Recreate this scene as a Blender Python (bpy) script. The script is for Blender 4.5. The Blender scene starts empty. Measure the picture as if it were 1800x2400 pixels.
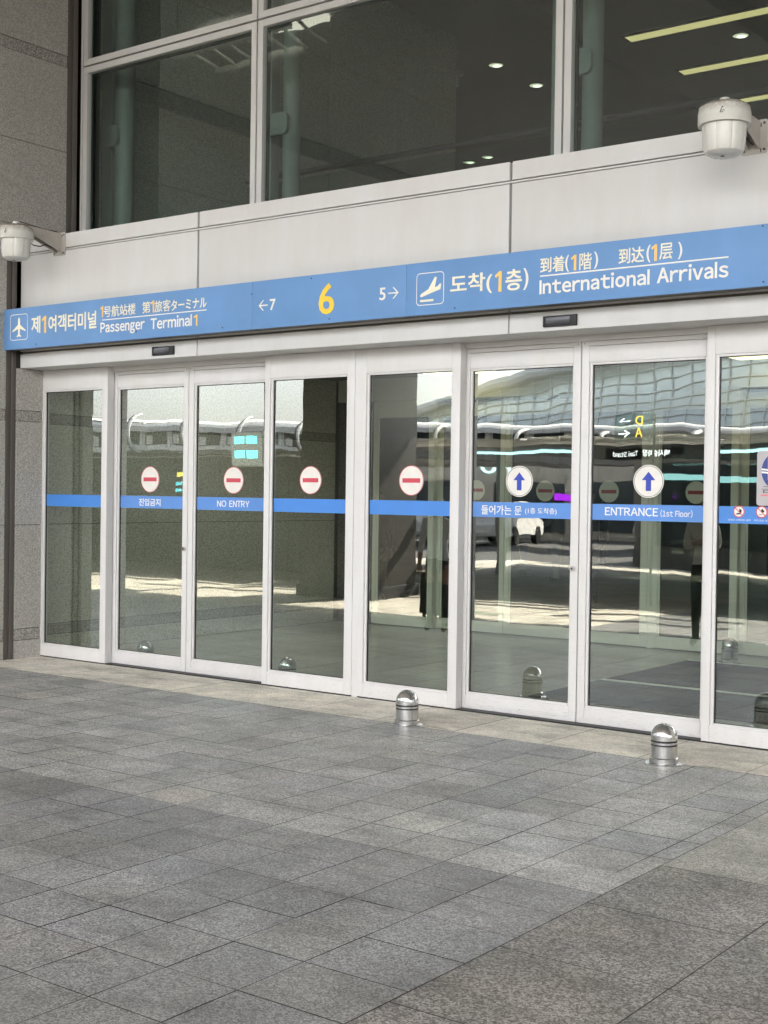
import bpy, bmesh, math, random
from mathutils import Vector, Matrix
random.seed(7)
S = bpy.context.scene
COL = S.collection
R = math.radians

# ------------------------------------------------------------------ camera
F_PX, YAW, PITCH, ROLL = 3116.72, 0.6410, -0.0139, -0.0139
CAM = Vector((0.0, -8.2119, 1.6))
fw = Vector((-math.sin(YAW)*math.cos(PITCH), math.cos(YAW)*math.cos(PITCH), math.sin(PITCH)))
rt = Vector((math.cos(YAW), math.sin(YAW), 0))
up = rt.cross(fw)
cr, sr = math.cos(ROLL), math.sin(ROLL)
cx, cyv = cr*rt - sr*up, sr*rt + cr*up
cam_d = bpy.data.cameras.new("camera")
cam = bpy.data.objects.new("camera", cam_d); COL.objects.link(cam)
m = Matrix.Identity(4)
for i in range(3):
    m[i][0], m[i][1], m[i][2], m[i][3] = cx[i], cyv[i], -fw[i], CAM[i]
cam.matrix_world = m
cam_d.sensor_fit = 'VERTICAL'; cam_d.sensor_height = 36.0; cam_d.sensor_width = 27.0
cam_d.lens = F_PX/2400*36.0
cam_d.clip_start = 0.05; cam_d.clip_end = 2000
S.camera = cam

# ------------------------------------------------------------------ world, sun, exposure
SUN_EL, SUN_AZ = R(42), R(164)          # azimuth: direction the sun stands in, clockwise from +y
W = bpy.data.worlds.new("World"); S.world = W; W.use_nodes = True
nt = W.node_tree; nt.nodes.clear()
sky = nt.nodes.new('ShaderNodeTexSky'); sky.sky_type = 'NISHITA'; sky.sun_disc = False
sky.sun_elevation = SUN_EL; sky.sun_rotation = SUN_AZ
sky.air_density = 1.0; sky.dust_density = 3.5; sky.ozone_density = 1.0
hsv = nt.nodes.new('ShaderNodeHueSaturation'); hsv.inputs['Saturation'].default_value = 0.35
bg = nt.nodes.new('ShaderNodeBackground'); bg.inputs['Strength'].default_value = 0.10
wo = nt.nodes.new('ShaderNodeOutputWorld')
nt.links.new(sky.outputs[0], hsv.inputs['Color']); nt.links.new(hsv.outputs[0], bg.inputs['Color']); nt.links.new(bg.outputs[0], wo.inputs['Surface'])
sd = bpy.data.lights.new("sun", 'SUN'); sd.energy = 3.8; sd.angle = R(0.5); sd.color = (1.0, 0.89, 0.74)
so = bpy.data.objects.new("sun", sd); COL.objects.link(so)
to_sun = Vector((math.sin(SUN_AZ)*math.cos(SUN_EL), math.cos(SUN_AZ)*math.cos(SUN_EL), math.sin(SUN_EL)))
so.rotation_euler = to_sun.to_track_quat('Z', 'Y').to_euler(); so.location = (0, -30, 60)
S.view_settings.view_transform = 'Standard'; S.view_settings.look = 'None'
S.view_settings.gamma = 1.0; S.view_settings.exposure = 3.04
S.cycles.use_denoising = True
S.cycles.max_bounces = 14; S.cycles.diffuse_bounces = 5; S.cycles.glossy_bounces = 5; S.cycles.transparent_max_bounces = 24
S.cycles.sample_clamp_indirect = 6.0
S.cycles.caustics_reflective = False; S.cycles.caustics_refractive = False

# ------------------------------------------------------------------ materials
MATS = {}
class NB:
    def __init__(self, name):
        self.m = bpy.data.materials.new(name); self.m.use_nodes = True
        self.t = self.m.node_tree; self.t.nodes.clear()
        self.out = self.n('ShaderNodeOutputMaterial')
    def n(self, kind, **kw):
        x = self.t.nodes.new(kind)
        for k, v in kw.items():
            if hasattr(x, k): setattr(x, k, v)
        return x
    def l(self, a, b): self.t.links.new(a, b)
    def math(self, op, a, b=None, clamp=False):
        x = self.n('ShaderNodeMath', operation=op); x.use_clamp = clamp
        for i, v in enumerate((a, b)):
            if v is None: continue
            if isinstance(v, (int, float)): x.inputs[i].default_value = v
            else: self.l(v, x.inputs[i])
        return x.outputs[0]
    def noise(self, vec, scale, detail=2.0, rough=0.5):
        x = self.n('ShaderNodeTexNoise'); x.inputs['Scale'].default_value = scale
        x.inputs['Detail'].default_value = detail; x.inputs['Roughness'].default_value = rough
        if vec is not None: self.l(vec, x.inputs['Vector'])
        return x
    def ramp(self, fac, stops, interp='LINEAR'):
        x = self.n('ShaderNodeValToRGB'); x.color_ramp.interpolation = interp
        e = x.color_ramp.elements
        while len(e) < len(stops): e.new(0.5)
        for k, (p, c) in enumerate(stops):
            e[k].position = p; e[k].color = (c[0], c[1], c[2], 1) if not isinstance(c, float) else (c, c, c, 1)
        self.l(fac, x.inputs[0]); return x.outputs[0]
    def mix(self, fac, a, b, blend='MIX'):
        x = self.n('ShaderNodeMix'); x.data_type = 'RGBA'; x.blend_type = blend
        for s_, v in ((0, fac), (6, a), (7, b)):
            if isinstance(v, (int, float)): x.inputs[s_].default_value = v
            elif isinstance(v, tuple): x.inputs[s_].default_value = (v[0], v[1], v[2], 1)
            else: self.l(v, x.inputs[s_])
        return x.outputs[2]
    def pos(self):
        return self.n('ShaderNodeNewGeometry').outputs['Position']
    def scaled(self, vec, s):
        x = self.n('ShaderNodeMapping'); x.inputs['Scale'].default_value = s; self.l(vec, x.inputs['Vector']); return x.outputs[0]
    def bsdf(self, color, rough=0.5, metal=0.0, spec=0.5):
        b = self.n('ShaderNodeBsdfPrincipled')
        if isinstance(color, tuple): b.inputs['Base Color'].default_value = (*color, 1)
        else: self.l(color, b.inputs['Base Color'])
        if isinstance(rough, (int, float)): b.inputs['Roughness'].default_value = rough
        else: self.l(rough, b.inputs['Roughness'])
        b.inputs['Metallic'].default_value = metal
        b.inputs['Specular IOR Level'].default_value = spec
        self.l(b.outputs[0], self.out.inputs[0]); return b
    def bump(self, b, h, strength=0.2, dist=0.002):
        x = self.n('ShaderNodeBump'); x.inputs['Strength'].default_value = strength; x.inputs['Distance'].default_value = dist
        self.l(h, x.inputs['Height']); self.l(x.outputs[0], b.inputs['Normal'])

def paint(name, color, rough=0.4, dirt=0.10, spec=0.5, metal=0.0, streak=False):
    if name in MATS: return MATS[name]
    k = NB(name); p = k.pos()
    v = k.scaled(p, (2.2, 2.2, 0.5)) if streak else p
    a = k.noise(v, 2.3, 5.0, 0.65).outputs[0]
    bnoise = k.noise(p, 35.0, 3.0).outputs[0]
    d = tuple(c*(1-dirt*2.2)*f for c, f in zip(color, (1.0, 0.985, 0.95)))
    c = k.mix(k.ramp(a, [(0.35, 0.0), (0.75, 1.0)]), color, d)
    c = k.mix(k.math('MULTIPLY', bnoise, 0.10), c, tuple(x*0.8 for x in color))
    if name == 'door_frame_aluminium':
        sx = k.n('ShaderNodeSeparateXYZ'); k.l(p, sx.inputs[0])
        low = k.ramp(sx.outputs[2], [(0.0, 1.0), (0.13, 0.25)])
        sc = k.noise(k.scaled(p, (5, 5, 40)), 3.0, 5.0, 0.7).outputs[0]; sp = k.noise(p, 55, 3.0).outputs[0]
        c = k.mix(k.math('MULTIPLY', k.math('MULTIPLY', k.ramp(sc, [(0.57, 0.0), (0.68, 1.0)]), low), 0.55), c, (0.22, 0.20, 0.18))
        c = k.mix(k.math('MULTIPLY', k.ramp(sp, [(0.70, 0.0), (0.74, 1.0)]), low), c, (0.20, 0.18, 0.16))
    b = k.bsdf(c, k.math('ADD', k.math('MULTIPLY', a, 0.25), rough-0.1), metal, spec)
    MATS[name] = k.m; return k.m

def plain(name, color, rough=0.5, metal=0.0, spec=0.5):
    if name in MATS: return MATS[name]
    k = NB(name); a = k.noise(k.pos(), 14.0, 4.0).outputs[0]
    c = k.mix(a, tuple(x*0.88 for x in color), tuple(min(1, x*1.1) for x in color))
    k.bsdf(c, rough, metal, spec); MATS[name] = k.m; return k.m

def emit(name, color, strength):
    if name in MATS: return MATS[name]
    k = NB(name); e = k.n('ShaderNodeEmission'); e.inputs[0].default_value = (*color, 1); e.inputs[1].default_value = strength
    k.l(e.outputs[0], k.out.inputs[0]); MATS[name] = k.m; return k.m

def granite(name, dark, mid, light, scale=95.0, rough=0.55, contrast=1.0, tone=False, stain=0.25, spec=0.4):
    """speckled granite; tone=True multiplies by each slab's own stone tone (face attribute)"""
    if name in MATS: return MATS[name]
    k = NB(name); p = k.pos()
    def crystals(sc):
        v = k.n('ShaderNodeTexVoronoi'); v.feature = 'F1'; v.inputs['Scale'].default_value = sc; k.l(p, v.inputs['Vector'])
        sp = k.n('ShaderNodeSeparateColor'); k.l(v.outputs['Color'], sp.inputs[0]); return sp.outputs[0]
    s = k.math('ADD', k.math('MULTIPLY', crystals(scale*1.25), 0.55), k.math('MULTIPLY', crystals(scale*2.7), 0.45))
    w = 0.34/contrast
    c = k.ramp(s, [(0.5-w, dark), (0.5, mid), (0.5+w, light)])
    big = k.noise(p, 1.1, 5.0, 0.6).outputs[0]
    c = k.mix(k.ramp(big, [(0.35, 0.0), (0.75, stain)]), c, tuple(x*0.62 for x in mid))
    if tone:
        at = k.n('ShaderNodeAttribute'); at.attribute_type = 'GEOMETRY'; at.attribute_name = 'stone_tone'
        c = k.mix(1.0, c, at.outputs['Color'], 'MULTIPLY')
        cl = k.noise(p, 1.7, 4.0, 0.6).outputs['Color']
        cc = k.n('ShaderNodeHueSaturation'); cc.inputs['Saturation'].default_value = 0.05; k.l(cl, cc.inputs['Color'])
        c = k.mix(1.0, c, k.mix(1.0, cc.outputs[0], (2.0, 2.0, 2.0), 'MULTIPLY'), 'MULTIPLY')
        vo = k.n('ShaderNodeTexVoronoi'); vo.inputs['Scale'].default_value = 3.1; k.l(p, vo.inputs['Vector'])
        vs_ = k.n('ShaderNodeSeparateColor'); k.l(vo.outputs['Color'], vs_.inputs[0])
        spot = k.math('LESS_THAN', k.math('ADD', vo.outputs['Distance'], k.math('MULTIPLY', k.noise(p, 50, 2).outputs[0], 0.05)), k.math('MULTIPLY', vs_.outputs[1], 0.085))
        c = k.mix(k.math('MULTIPLY', k.math('MULTIPLY', spot, k.math('GREATER_THAN', vs_.outputs[0], 0.62)), 0.38), c, (0.06, 0.058, 0.054))
        st = k.noise(k.scaled(p, (1.0, 2.2, 1.0)), 2.6, 6.0, 0.7).outputs[0]
        c = k.mix(k.ramp(st, [(0.50, 0.0), (0.76, 0.6)]), c, (0.055, 0.05, 0.042))
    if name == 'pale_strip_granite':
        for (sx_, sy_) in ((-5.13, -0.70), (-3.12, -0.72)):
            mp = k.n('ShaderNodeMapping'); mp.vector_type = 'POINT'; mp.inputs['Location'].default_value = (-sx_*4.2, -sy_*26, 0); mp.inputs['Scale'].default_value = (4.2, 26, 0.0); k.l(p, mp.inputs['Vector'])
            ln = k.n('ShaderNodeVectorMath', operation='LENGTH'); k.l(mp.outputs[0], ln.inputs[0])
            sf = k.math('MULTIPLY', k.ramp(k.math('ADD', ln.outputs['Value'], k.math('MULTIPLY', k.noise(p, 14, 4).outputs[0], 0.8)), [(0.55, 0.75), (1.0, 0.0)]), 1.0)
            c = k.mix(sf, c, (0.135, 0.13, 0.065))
        dl_ = k.noise(k.scaled(p, (1.5, 9, 1)), 2.0, 6.0, 0.7).outputs[0]
        c = k.mix(k.ramp(dl_, [(0.55, 0.0), (0.72, 0.45)]), c, (0.16, 0.145, 0.11))
    rr = k.math('ADD', k.math('MULTIPLY', big, 0.25), rough-0.12)
    b = k.bsdf(c, rr, 0.0, spec)
    k.bump(b, s, 0.25, 0.0015)
    MATS[name] = k.m; return k.m

def glass(name, tint, ior, amp=0.006, dust=0.0):
    """thin architectural glass: tinted see-through plus a rippled mirror reflection from its outer faces"""
    if name in MATS: return MATS[name]
    k = NB(name); g = k.n('ShaderNodeNewGeometry'); oi = k.n('ShaderNodeObjectInfo')
    off = k.n('ShaderNodeVectorMath', operation='SCALE'); off.inputs[0].default_value = (13.1, 7.7, 5.3); k.l(oi.outputs['Random'], off.inputs['Scale'])
    addv = k.n('ShaderNodeVectorMath', operation='ADD'); k.l(g.outputs['Position'], addv.inputs[0]); k.l(off.outputs[0], addv.inputs[1])
    v1 = k.scaled(addv.outputs[0], (2.0, 1.0, 4.2)); n1 = k.noise(v1, 1.0, 1.0, 0.4)
    v2 = k.scaled(addv.outputs[0], (7.0, 1.0, 2.5)); n2 = k.noise(v2, 1.0, 1.0, 0.4)
    def centred(n, a):
        s1 = k.n('ShaderNodeVectorMath', operation='SUBTRACT'); k.l(n.outputs['Color'], s1.inputs[0]); s1.inputs[1].default_value = (0.5, 0.5, 0.5)
        s2 = k.n('ShaderNodeVectorMath', operation='MULTIPLY'); k.l(s1.outputs[0], s2.inputs[0]); s2.inputs[1].default_value = a
        return s2.outputs[0]
    a1 = centred(n1, (amp*0.6, 0, amp*1.1)); a2 = centred(n2, (amp*0.35, 0, amp*0.4))
    q = k.n('ShaderNodeVectorMath', operation='ADD'); k.l(a1, q.inputs[0]); k.l(a2, q.inputs[1])
    nn = k.n('ShaderNodeVectorMath', operation='ADD'); k.l(g.outputs['Normal'], nn.inputs[0]); k.l(q.outputs[0], nn.inputs[1])
    nz = k.n('ShaderNodeVectorMath', operation='NORMALIZE'); k.l(nn.outputs[0], nz.inputs[0])
    gl = k.n('ShaderNodeBsdfGlossy'); gl.inputs['Roughness'].default_value = 0.0; gl.inputs['Color'].default_value = (0.93, 0.98, 0.96, 1)
    k.l(nz.outputs[0], gl.inputs['Normal'])
    tr = k.n('ShaderNodeBsdfTransparent'); tr.inputs[0].default_value = (*tint, 1)
    fr = k.n('ShaderNodeFresnel'); fr.inputs['IOR'].default_value = ior
    front = k.math('SUBTRACT', 1.0, g.outputs['Backfacing'])
    fac = k.math('MULTIPLY', fr.outputs[0], front)
    mx = k.n('ShaderNodeMixShader'); k.l(fac, mx.inputs[0]); k.l(tr.outputs[0], mx.inputs[1]); k.l(gl.outputs[0], mx.inputs[2])
    k.l(mx.outputs[0], k.out.inputs[0]); MATS[name] = k.m; return k.m

WHITE = paint('powder_coated_aluminium', (0.635, 0.637, 0.643), 0.40, 0.03, 0.4, streak=True)
DOORW = paint('door_frame_aluminium', (0.675, 0.67, 0.675), 0.36, 0.035, 0.45, streak=True)
INDOOR = paint('inner_door_aluminium', (0.74, 0.75, 0.68), 0.40, 0.05)
BLUE = paint('sign_blue', (0.125, 0.285, 0.58), 0.42, 0.05)
STRIP = paint('film_blue', (0.105, 0.27, 0.68), 0.35, 0.04)
STRIP2 = paint('film_blue_bright', (0.065, 0.24, 0.68), 0.35, 0.04)
LETTER = plain('letter_white', (0.82, 0.80, 0.74), 0.5)
CREAM = plain('letter_cream', (0.85, 0.80, 0.62), 0.5)
ORANGE = plain('letter_orange', (0.95, 0.58, 0.15), 0.5)
YELLOW = plain('letter_yellow', (0.90, 0.60, 0.04), 0.45)
STKW = plain('sticker_white', (0.74, 0.72, 0.68), 0.5)
STKR = plain('sticker_red', (0.55, 0.06, 0.09), 0.5)
STKB = plain('sticker_blue', (0.03, 0.06, 0.42), 0.5)
STKG = plain('sticker_backs', (0.62, 0.63, 0.55), 0.5)
STKM = plain('sticker_maroon', (0.33, 0.03, 0.035), 0.5)
BLACK = plain('black_rubber', (0.012, 0.012, 0.014), 0.5)
DKGREY = plain('dark_grey_metal', (0.05, 0.05, 0.055), 0.45)
TAUPE = plain('taupe_metal', (0.20, 0.185, 0.175), 0.5)
BROWN = paint('brown_gasket', (0.13, 0.115, 0.105), 0.5, 0.1)
GRAN_WALL = granite('wall_granite', (0.24, 0.23, 0.21), (0.47, 0.455, 0.425), (0.64, 0.625, 0.59), 105, 0.7, 0.9)
GRAN_BAND = granite('band_granite', (0.12, 0.115, 0.108), (0.36, 0.345, 0.32), (0.58, 0.56, 0.53), 95, 0.55, 1.0)
GRAN_IN = granite('inner_wall_granite', (0.26, 0.25, 0.22), (0.57, 0.55, 0.495), (0.76, 0.74, 0.68), 95, 0.5, 1.0)
GRAN_DARK = granite('pillar_granite', (0.03, 0.03, 0.03), (0.09, 0.088, 0.085), (0.17, 0.165, 0.16), 75, 0.4)
PAVE = granite('paving_granite', (0.089, 0.0905, 0.092), (0.190, 0.193, 0.195), (0.352, 0.354, 0.353), 120, 0.44, 1.25, tone=True, stain=0.15, spec=0.5)
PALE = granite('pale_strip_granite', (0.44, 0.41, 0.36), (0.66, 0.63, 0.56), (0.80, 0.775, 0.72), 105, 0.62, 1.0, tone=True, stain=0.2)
COARSE = granite('coarse_brown_granite', (0.060, 0.058, 0.055), (0.168, 0.163, 0.154), (0.350, 0.343, 0.328), 90, 0.5, 1.15, tone=True, stain=0.15)
JOINT = plain('joint_grout', (0.045, 0.043, 0.04), 0.9)
ASPHALT = granite('asphalt', (0.03, 0.03, 0.03), (0.055, 0.055, 0.055), (0.09, 0.09, 0.09), 60, 0.8)
STEEL = None
def steel():
    k = NB('brushed_stainless'); p = k.pos()
    n = k.noise(p, 9.0, 3.0).outputs[0]
    d = k.noise(p, 22.0, 5.0, 0.7).outputs[0]
    c = k.mix(k.ramp(d, [(0.5, 0.0), (0.8, 0.6)]), (0.66, 0.66, 0.655), (0.36, 0.345, 0.32))
    b = k.bsdf(c, k.math('ADD', k.math('MULTIPLY', n, 0.14), 0.14), 1.0); return k.m
STEEL = steel()
def floor_mat():
    k = NB('polished_floor'); p = k.pos()
    n1 = k.noise(p, 70, 2.0).outputs[0]
    c = k.ramp(n1, [(0.35, (0.46, 0.44, 0.38)), (0.65, (0.66, 0.63, 0.57))])
    br = k.n('ShaderNodeTexBrick'); br.offset = 0.0; br.inputs['Scale'].default_value = 1.0
    br.inputs['Mortar Size'].default_value = 0.004; br.inputs['Brick Width'].default_value = 0.65; br.inputs['Row Height'].default_value = 0.65
    br.inputs['Color1'].default_value = (1, 1, 1, 1); br.inputs['Color2'].default_value = (0.86, 0.86, 0.86, 1); br.inputs['Mortar'].default_value = (0.35, 0.35, 0.33, 1)
    k.l(p, br.inputs['Vector'])
    c = k.mix(1.0, c, br.outputs[0], 'MULTIPLY')
    k.bsdf(c, 0.22, 0.0, 0.5); return k.m
FLOOR = floor_mat()
def mat_mat():
    k = NB('ribbed_mat'); p = k.pos()
    wv = k.n('ShaderNodeTexWave'); wv.wave_type = 'BANDS'; wv.bands_direction = 'Y'; wv.inputs['Scale'].default_value = 11.0
    wv.inputs['Distortion'].default_value = 0.3; k.l(p, wv.inputs['Vector'])
    n = k.noise(p, 60, 3).outputs[0]
    c = k.ramp(k.math('MULTIPLY', wv.outputs[1], k.math('ADD', n, 0.5)), [(0.2, (0.006, 0.006, 0.007)), (0.9, (0.05, 0.05, 0.053))])
    k.bsdf(c, 0.9, 0.0, 0.08); return k.m
MATM = mat_mat()
DOORGLASS = glass('door_glass', (0.90, 0.95, 0.915), 3.05, 0.0052)
WINGLASS = glass('window_glass', (0.735, 0.82, 0.80), 2.0, 0.010)
INGLASS = glass('inner_glass', (0.80, 0.86, 0.83), 1.5, 0.004)
RUST = None
def rust_white():
    k = NB('weathered_white_plastic'); p = k.pos()
    tc = k.n('ShaderNodeTexCoord'); sx = k.n('ShaderNodeSeparateXYZ'); k.l(tc.outputs['Object'], sx.inputs[0])
    n = k.noise(p, 60, 5, 0.75).outputs[0]; n2 = k.noise(p, 12, 4, 0.6).outputs[0]
    h = k.ramp(sx.outputs['Z'], [(0.235, 0.0), (0.30, 1.0)])
    f = k.math('MULTIPLY', k.ramp(k.math('ADD', k.math('MULTIPLY', n, 0.6), k.math('MULTIPLY', n2, 0.4)), [(0.36, 0.0), (0.56, 1.0)]), h)
    c = k.mix(f, (0.60, 0.60, 0.56), (0.17, 0.12, 0.085))
    c = k.mix(k.math('MULTIPLY', k.ramp(n2, [(0.5, 0.0), (0.8, 1.0)]), 0.35), c, (0.33, 0.31, 0.27))
    k.bsdf(c, 0.5); return k.m
RUST = rust_white()
CUP = paint('white_polycarbonate', (0.66, 0.66, 0.63), 0.28, 0.06, 0.5, streak=True)
BRKT = paint('galvanised_bracket', (0.50, 0.47, 0.44), 0.5, 0.16)

# ------------------------------------------------------------------ mesh helpers
class MB:
    """collects shapes into one mesh with several material slots"""
    def __init__(self): self.bm = bmesh.new(); self.mats = []
    def mi(self, mat):
        if mat not in self.mats: self.mats.append(mat)
        return self.mats.index(mat)
    def box(self, x0, x1, y0, y1, z0, z1, mat, bev=0.0):
        r = bmesh.ops.create_cube(self.bm, size=1.0); vs = r['verts']
        bmesh.ops.scale(self.bm, vec=(x1-x0, y1-y0, z1-z0), verts=vs)
        bmesh.ops.translate(self.bm, vec=((x0+x1)/2, (y0+y1)/2, (z0+z1)/2), verts=vs)
        fs = set(f for v in vs for f in v.link_faces)
        if bev > 0:
            es = list(set(e for v in vs for e in v.link_edges))
            g = bmesh.ops.bevel(self.bm, geom=es, offset=bev, segments=2, profile=0.7, affect='EDGES')
            fs = set(f for v in g['verts'] for f in v.link_faces) | set(g['faces'])
            vs = list(set(v for f in fs for v in f.verts))
            fs = set(f for v in vs for f in v.link_faces)
        i = self.mi(mat)
        for f in fs: f.material_index = i
        return vs
    def tube(self, p0, p1, r0, mat, r1=None, seg=12):
        p0, p1 = Vector(p0), Vector(p1); r1 = r0 if r1 is None else r1; d = p1-p0
        g = bmesh.ops.create_cone(self.bm, cap_ends=True, segments=seg, radius1=r0, radius2=r1, depth=d.length)
        q = d.to_track_quat('Z', 'Y').to_matrix().to_4x4()
        bmesh.ops.transform(self.bm, matrix=Matrix.Translation((p0+p1)/2) @ q, verts=g['verts'])
        i = self.mi(mat)
        for f in set(f for v in g['verts'] for f in v.link_faces): f.material_index = i; f.smooth = len(f.verts) == 4
    def path(self, pts, r, mat, seg=8):
        for a, b in zip(pts, pts[1:]): self.tube(a, b, r, mat, seg=seg)
    def lathe(self, prof, mat, cen=(0, 0, 0), seg=40, mod=None, smooth=True):
        i = self.mi(mat); rings = []
        for (r, z) in prof:
            ring = []
            for s in range(seg):
                a = 2*math.pi*s/seg; rr = r if mod is None else mod(r, z, a)
                ring.append(self.bm.verts.new((cen[0]+rr*math.cos(a), cen[1]+rr*math.sin(a), cen[2]+z)))
            rings.append(ring)
        for a, b in zip(rings, rings[1:]):
            for s in range(seg):
                f = self.bm.faces.new((a[s], a[(s+1) % seg], b[(s+1) % seg], b[s])); f.material_index = i; f.smooth = smooth
        for ring, fl in ((rings[0], True), (rings[-1], False)):
            f = self.bm.faces.new(ring[::-1] if fl else ring); f.material_index = i
    def prism(self, pts, axis, a0, a1, mat):
        """polygon pts (u,v) extruded along axis 'x' or 'y' between a0 and a1"""
        i = self.mi(mat)
        mk = (lambda u, v, a: (a, u, v)) if axis == 'x' else ((lambda u, v, a: (u, a, v)) if axis == 'y' else (lambda u, v, a: (u, v, a)))
        A = [self.bm.verts.new(mk(u, v, a0)) for u, v in pts]; B = [self.bm.verts.new(mk(u, v, a1)) for u, v in pts]
        fs = [self.bm.faces.new(A), self.bm.faces.new(B[::-1])]
        n = len(pts)
        for s in range(n): fs.append(self.bm.faces.new((A[s], B[s], B[(s+1) % n], A[(s+1) % n])))
        for f in fs: f.material_index = i
        bmesh.ops.recalc_face_normals(self.bm, faces=fs)
    def build(self, name, parent=None, origin=None):
        me = bpy.data.meshes.new(name)
        if origin is not None: bmesh.ops.translate(self.bm, vec=-Vector(origin), verts=self.bm.verts)
        self.bm.to_mesh(me); self.bm.free(); me.set_sharp_from_angle(angle=R(34))
        for mt in self.mats: me.materials.append(mt)
        o = bpy.data.objects.new(name, me); COL.objects.link(o)
        if origin is not None: o.location = origin
        if parent is not None: attach(o, parent)
        return o
def attach(o, parent):
    o.parent = parent
    t = parent; loc = Vector((0, 0, 0))
    while t is not None: loc += t.location; t = t.parent
    o.location = o.location - loc if o.location.length > 0 else -loc
def tag(o, label=None, cat=None, group=None, kind=None):
    if label: o['label'] = label
    if cat: o['category'] = cat
    if group: o['group'] = group
    if kind: o['kind'] = kind
    return o
def thing(name, label, cat, loc=(0, 0, 0), group=None):
    o = bpy.data.objects.new(name, None); COL.objects.link(o); o.location = loc; o.empty_display_size = 0.1
    return tag(o, label, cat, group)
def children(o): return [c for c in bpy.data.objects if c.parent == o]
def copy_tree(o, parent=None):
    c = o.copy(); COL.objects.link(c); c.parent = parent
    for ch in children(o): copy_tree(ch, c)
    return c

# ------------------------------------------------------------------ lettering (built-in font outlines turned to mesh)
def text_mesh(txt, bold=0.0, shear=0.0, ext=0.05):
    cu = bpy.data.curves.new('lettering', 'FONT'); cu.body = txt; cu.size = 1.0
    cu.offset = bold; cu.extrude = ext; cu.resolution_u = 3
    ob = bpy.data.objects.new('lettering_source', cu); COL.objects.link(ob)
    dg = bpy.context.evaluated_depsgraph_get(); dg.update()
    me = bpy.data.meshes.new_from_object(ob.evaluated_get(dg))
    bpy.data.objects.remove(ob); bpy.data.curves.remove(cu)
    return me
GLYPH = {}
def latin_mesh(txt, bold):
    """Latin words set from the full-width letter forms, packed with even gaps"""
    V, F, x = [], [], 0.0
    for ch in txt:
        if ch == ' ': x += 0.34; continue
        key = (ch, round(bold, 4))
        if key not in GLYPH:
            if ch in 'Il':
                w_, h_ = 0.088+2*bold, (0.735 if ch == 'I' else 0.765)+bold
                q = [Vector((a, b, c)) for c in (-0.05, 0.05) for a, b in ((0, -bold), (w_, -bold), (w_, h_), (0, h_))]
                GLYPH[key] = (q, [(3, 2, 1, 0), (4, 5, 6, 7), (0, 1, 5, 4), (1, 2, 6, 5), (2, 3, 7, 6), (3, 0, 4, 7)])
            else:
                me = text_mesh(chr(ord(ch)+0xFEE0), bold)
                GLYPH[key] = ([v.co.copy() for v in me.vertices], [tuple(p.vertices) for p in me.polygons]); bpy.data.meshes.remove(me)
        vs, fs = GLYPH[key]; lo = min(v.x for v in vs); hi = max(v.x for v in vs); b0 = len(V)
        if ch in 'AVTvy': x -= 0.035
        V += [(v.x-lo+x, v.y, v.z) for v in vs]; F += [tuple(q+b0 for q in f) for f in fs]
        x += hi-lo + (0.085 if ch not in 'rTVAvyt' else 0.055)
    me = bpy.data.meshes.new('lettering'); me.from_pydata(V, [], F); return me
def numeral_one(mb, x0, x1, z0, z1, y, mat, thick=0.003):
    w = x1-x0; h = z1-z0; t = min(w*0.44, h*0.17)
    poly(mb, [(x1, z0), (x1, z1), (x1-t*0.72, z1), (x0, z1-h*0.20), (x0+t*0.30, z1-h*0.20-t*0.62), (x1-t, z1-h*0.185), (x1-t, z0)], y, mat, thick)
def fit_text(mb, txt, x0, x1, z0, z1, y, mat, bold=0.0, thick=0.002, face=-1):
    """letters fitted into the rectangle on the plane y; face=-1 reads from -y, +1 reads from +y"""
    if txt == '1': return numeral_one(mb, x0, x1, z0, z1, y, mat, thick)
    me = latin_mesh(txt, bold) if txt.isascii() and any(ch.isalpha() for ch in txt) else text_mesh(txt, bold)
    xs = [v.co.x for v in me.vertices]; ys = [v.co.y for v in me.vertices]
    if not xs: return
    ax, bx, ay, by = min(xs), max(xs), min(ys), max(ys); i = mb.mi(mat)
    vs = []
    for v in me.vertices:
        u = (v.co.x-ax)/max(1e-6, bx-ax); w = (v.co.y-ay)/max(1e-6, by-ay)
        X = x0+u*(x1-x0) if face < 0 else x1-u*(x1-x0)
        vs.append(mb.bm.verts.new((X, y + (face if v.co.z > 0 else 0)*thick, z0+w*(z1-z0))))
    for p in me.polygons:
        try:
            f = mb.bm.faces.new([vs[k] for k in p.vertices]); f.material_index = i
        except ValueError: pass
    bpy.data.meshes.remove(me)
def poly(mb, pts, y, mat, thick=0.002):
    mb.prism(pts, 'y', y, y-thick, mat)
def disc(mb, cx_, cz, r, y, mat, thick=0.0015, seg=40, r_in=None):
    pts = [(cx_+r*math.cos(2*math.pi*s/seg), cz+r*math.sin(2*math.pi*s/seg)) for s in range(seg)]
    if r_in is None: poly(mb, pts, y, mat, thick); return
    i = mb.mi(mat)
    q = [(cx_+r_in*math.cos(2*math.pi*s/seg), cz+r_in*math.sin(2*math.pi*s/seg)) for s in range(seg)]
    A = [mb.bm.verts.new((u, y-thick, v)) for u, v in pts]; B = [mb.bm.verts.new((u, y-thick, v)) for u, v in q]
    for s in range(seg):
        f = mb.bm.faces.new((A[s], A[(s+1) % seg], B[(s+1) % seg], B[s])); f.material_index = i
def rounded(x0, x1, z0, z1, r, n=5):
    pts = []
    for cx_, cz, a0 in ((x1-r, z1-r, 0), (x0+r, z1-r, 90), (x0+r, z0+r, 180), (x1-r, z0+r, 270)):
        for s in range(n+1):
            a = R(a0+90*s/n); pts.append((cx_+r*math.cos(a), cz+r*math.sin(a)))
    return pts
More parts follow.
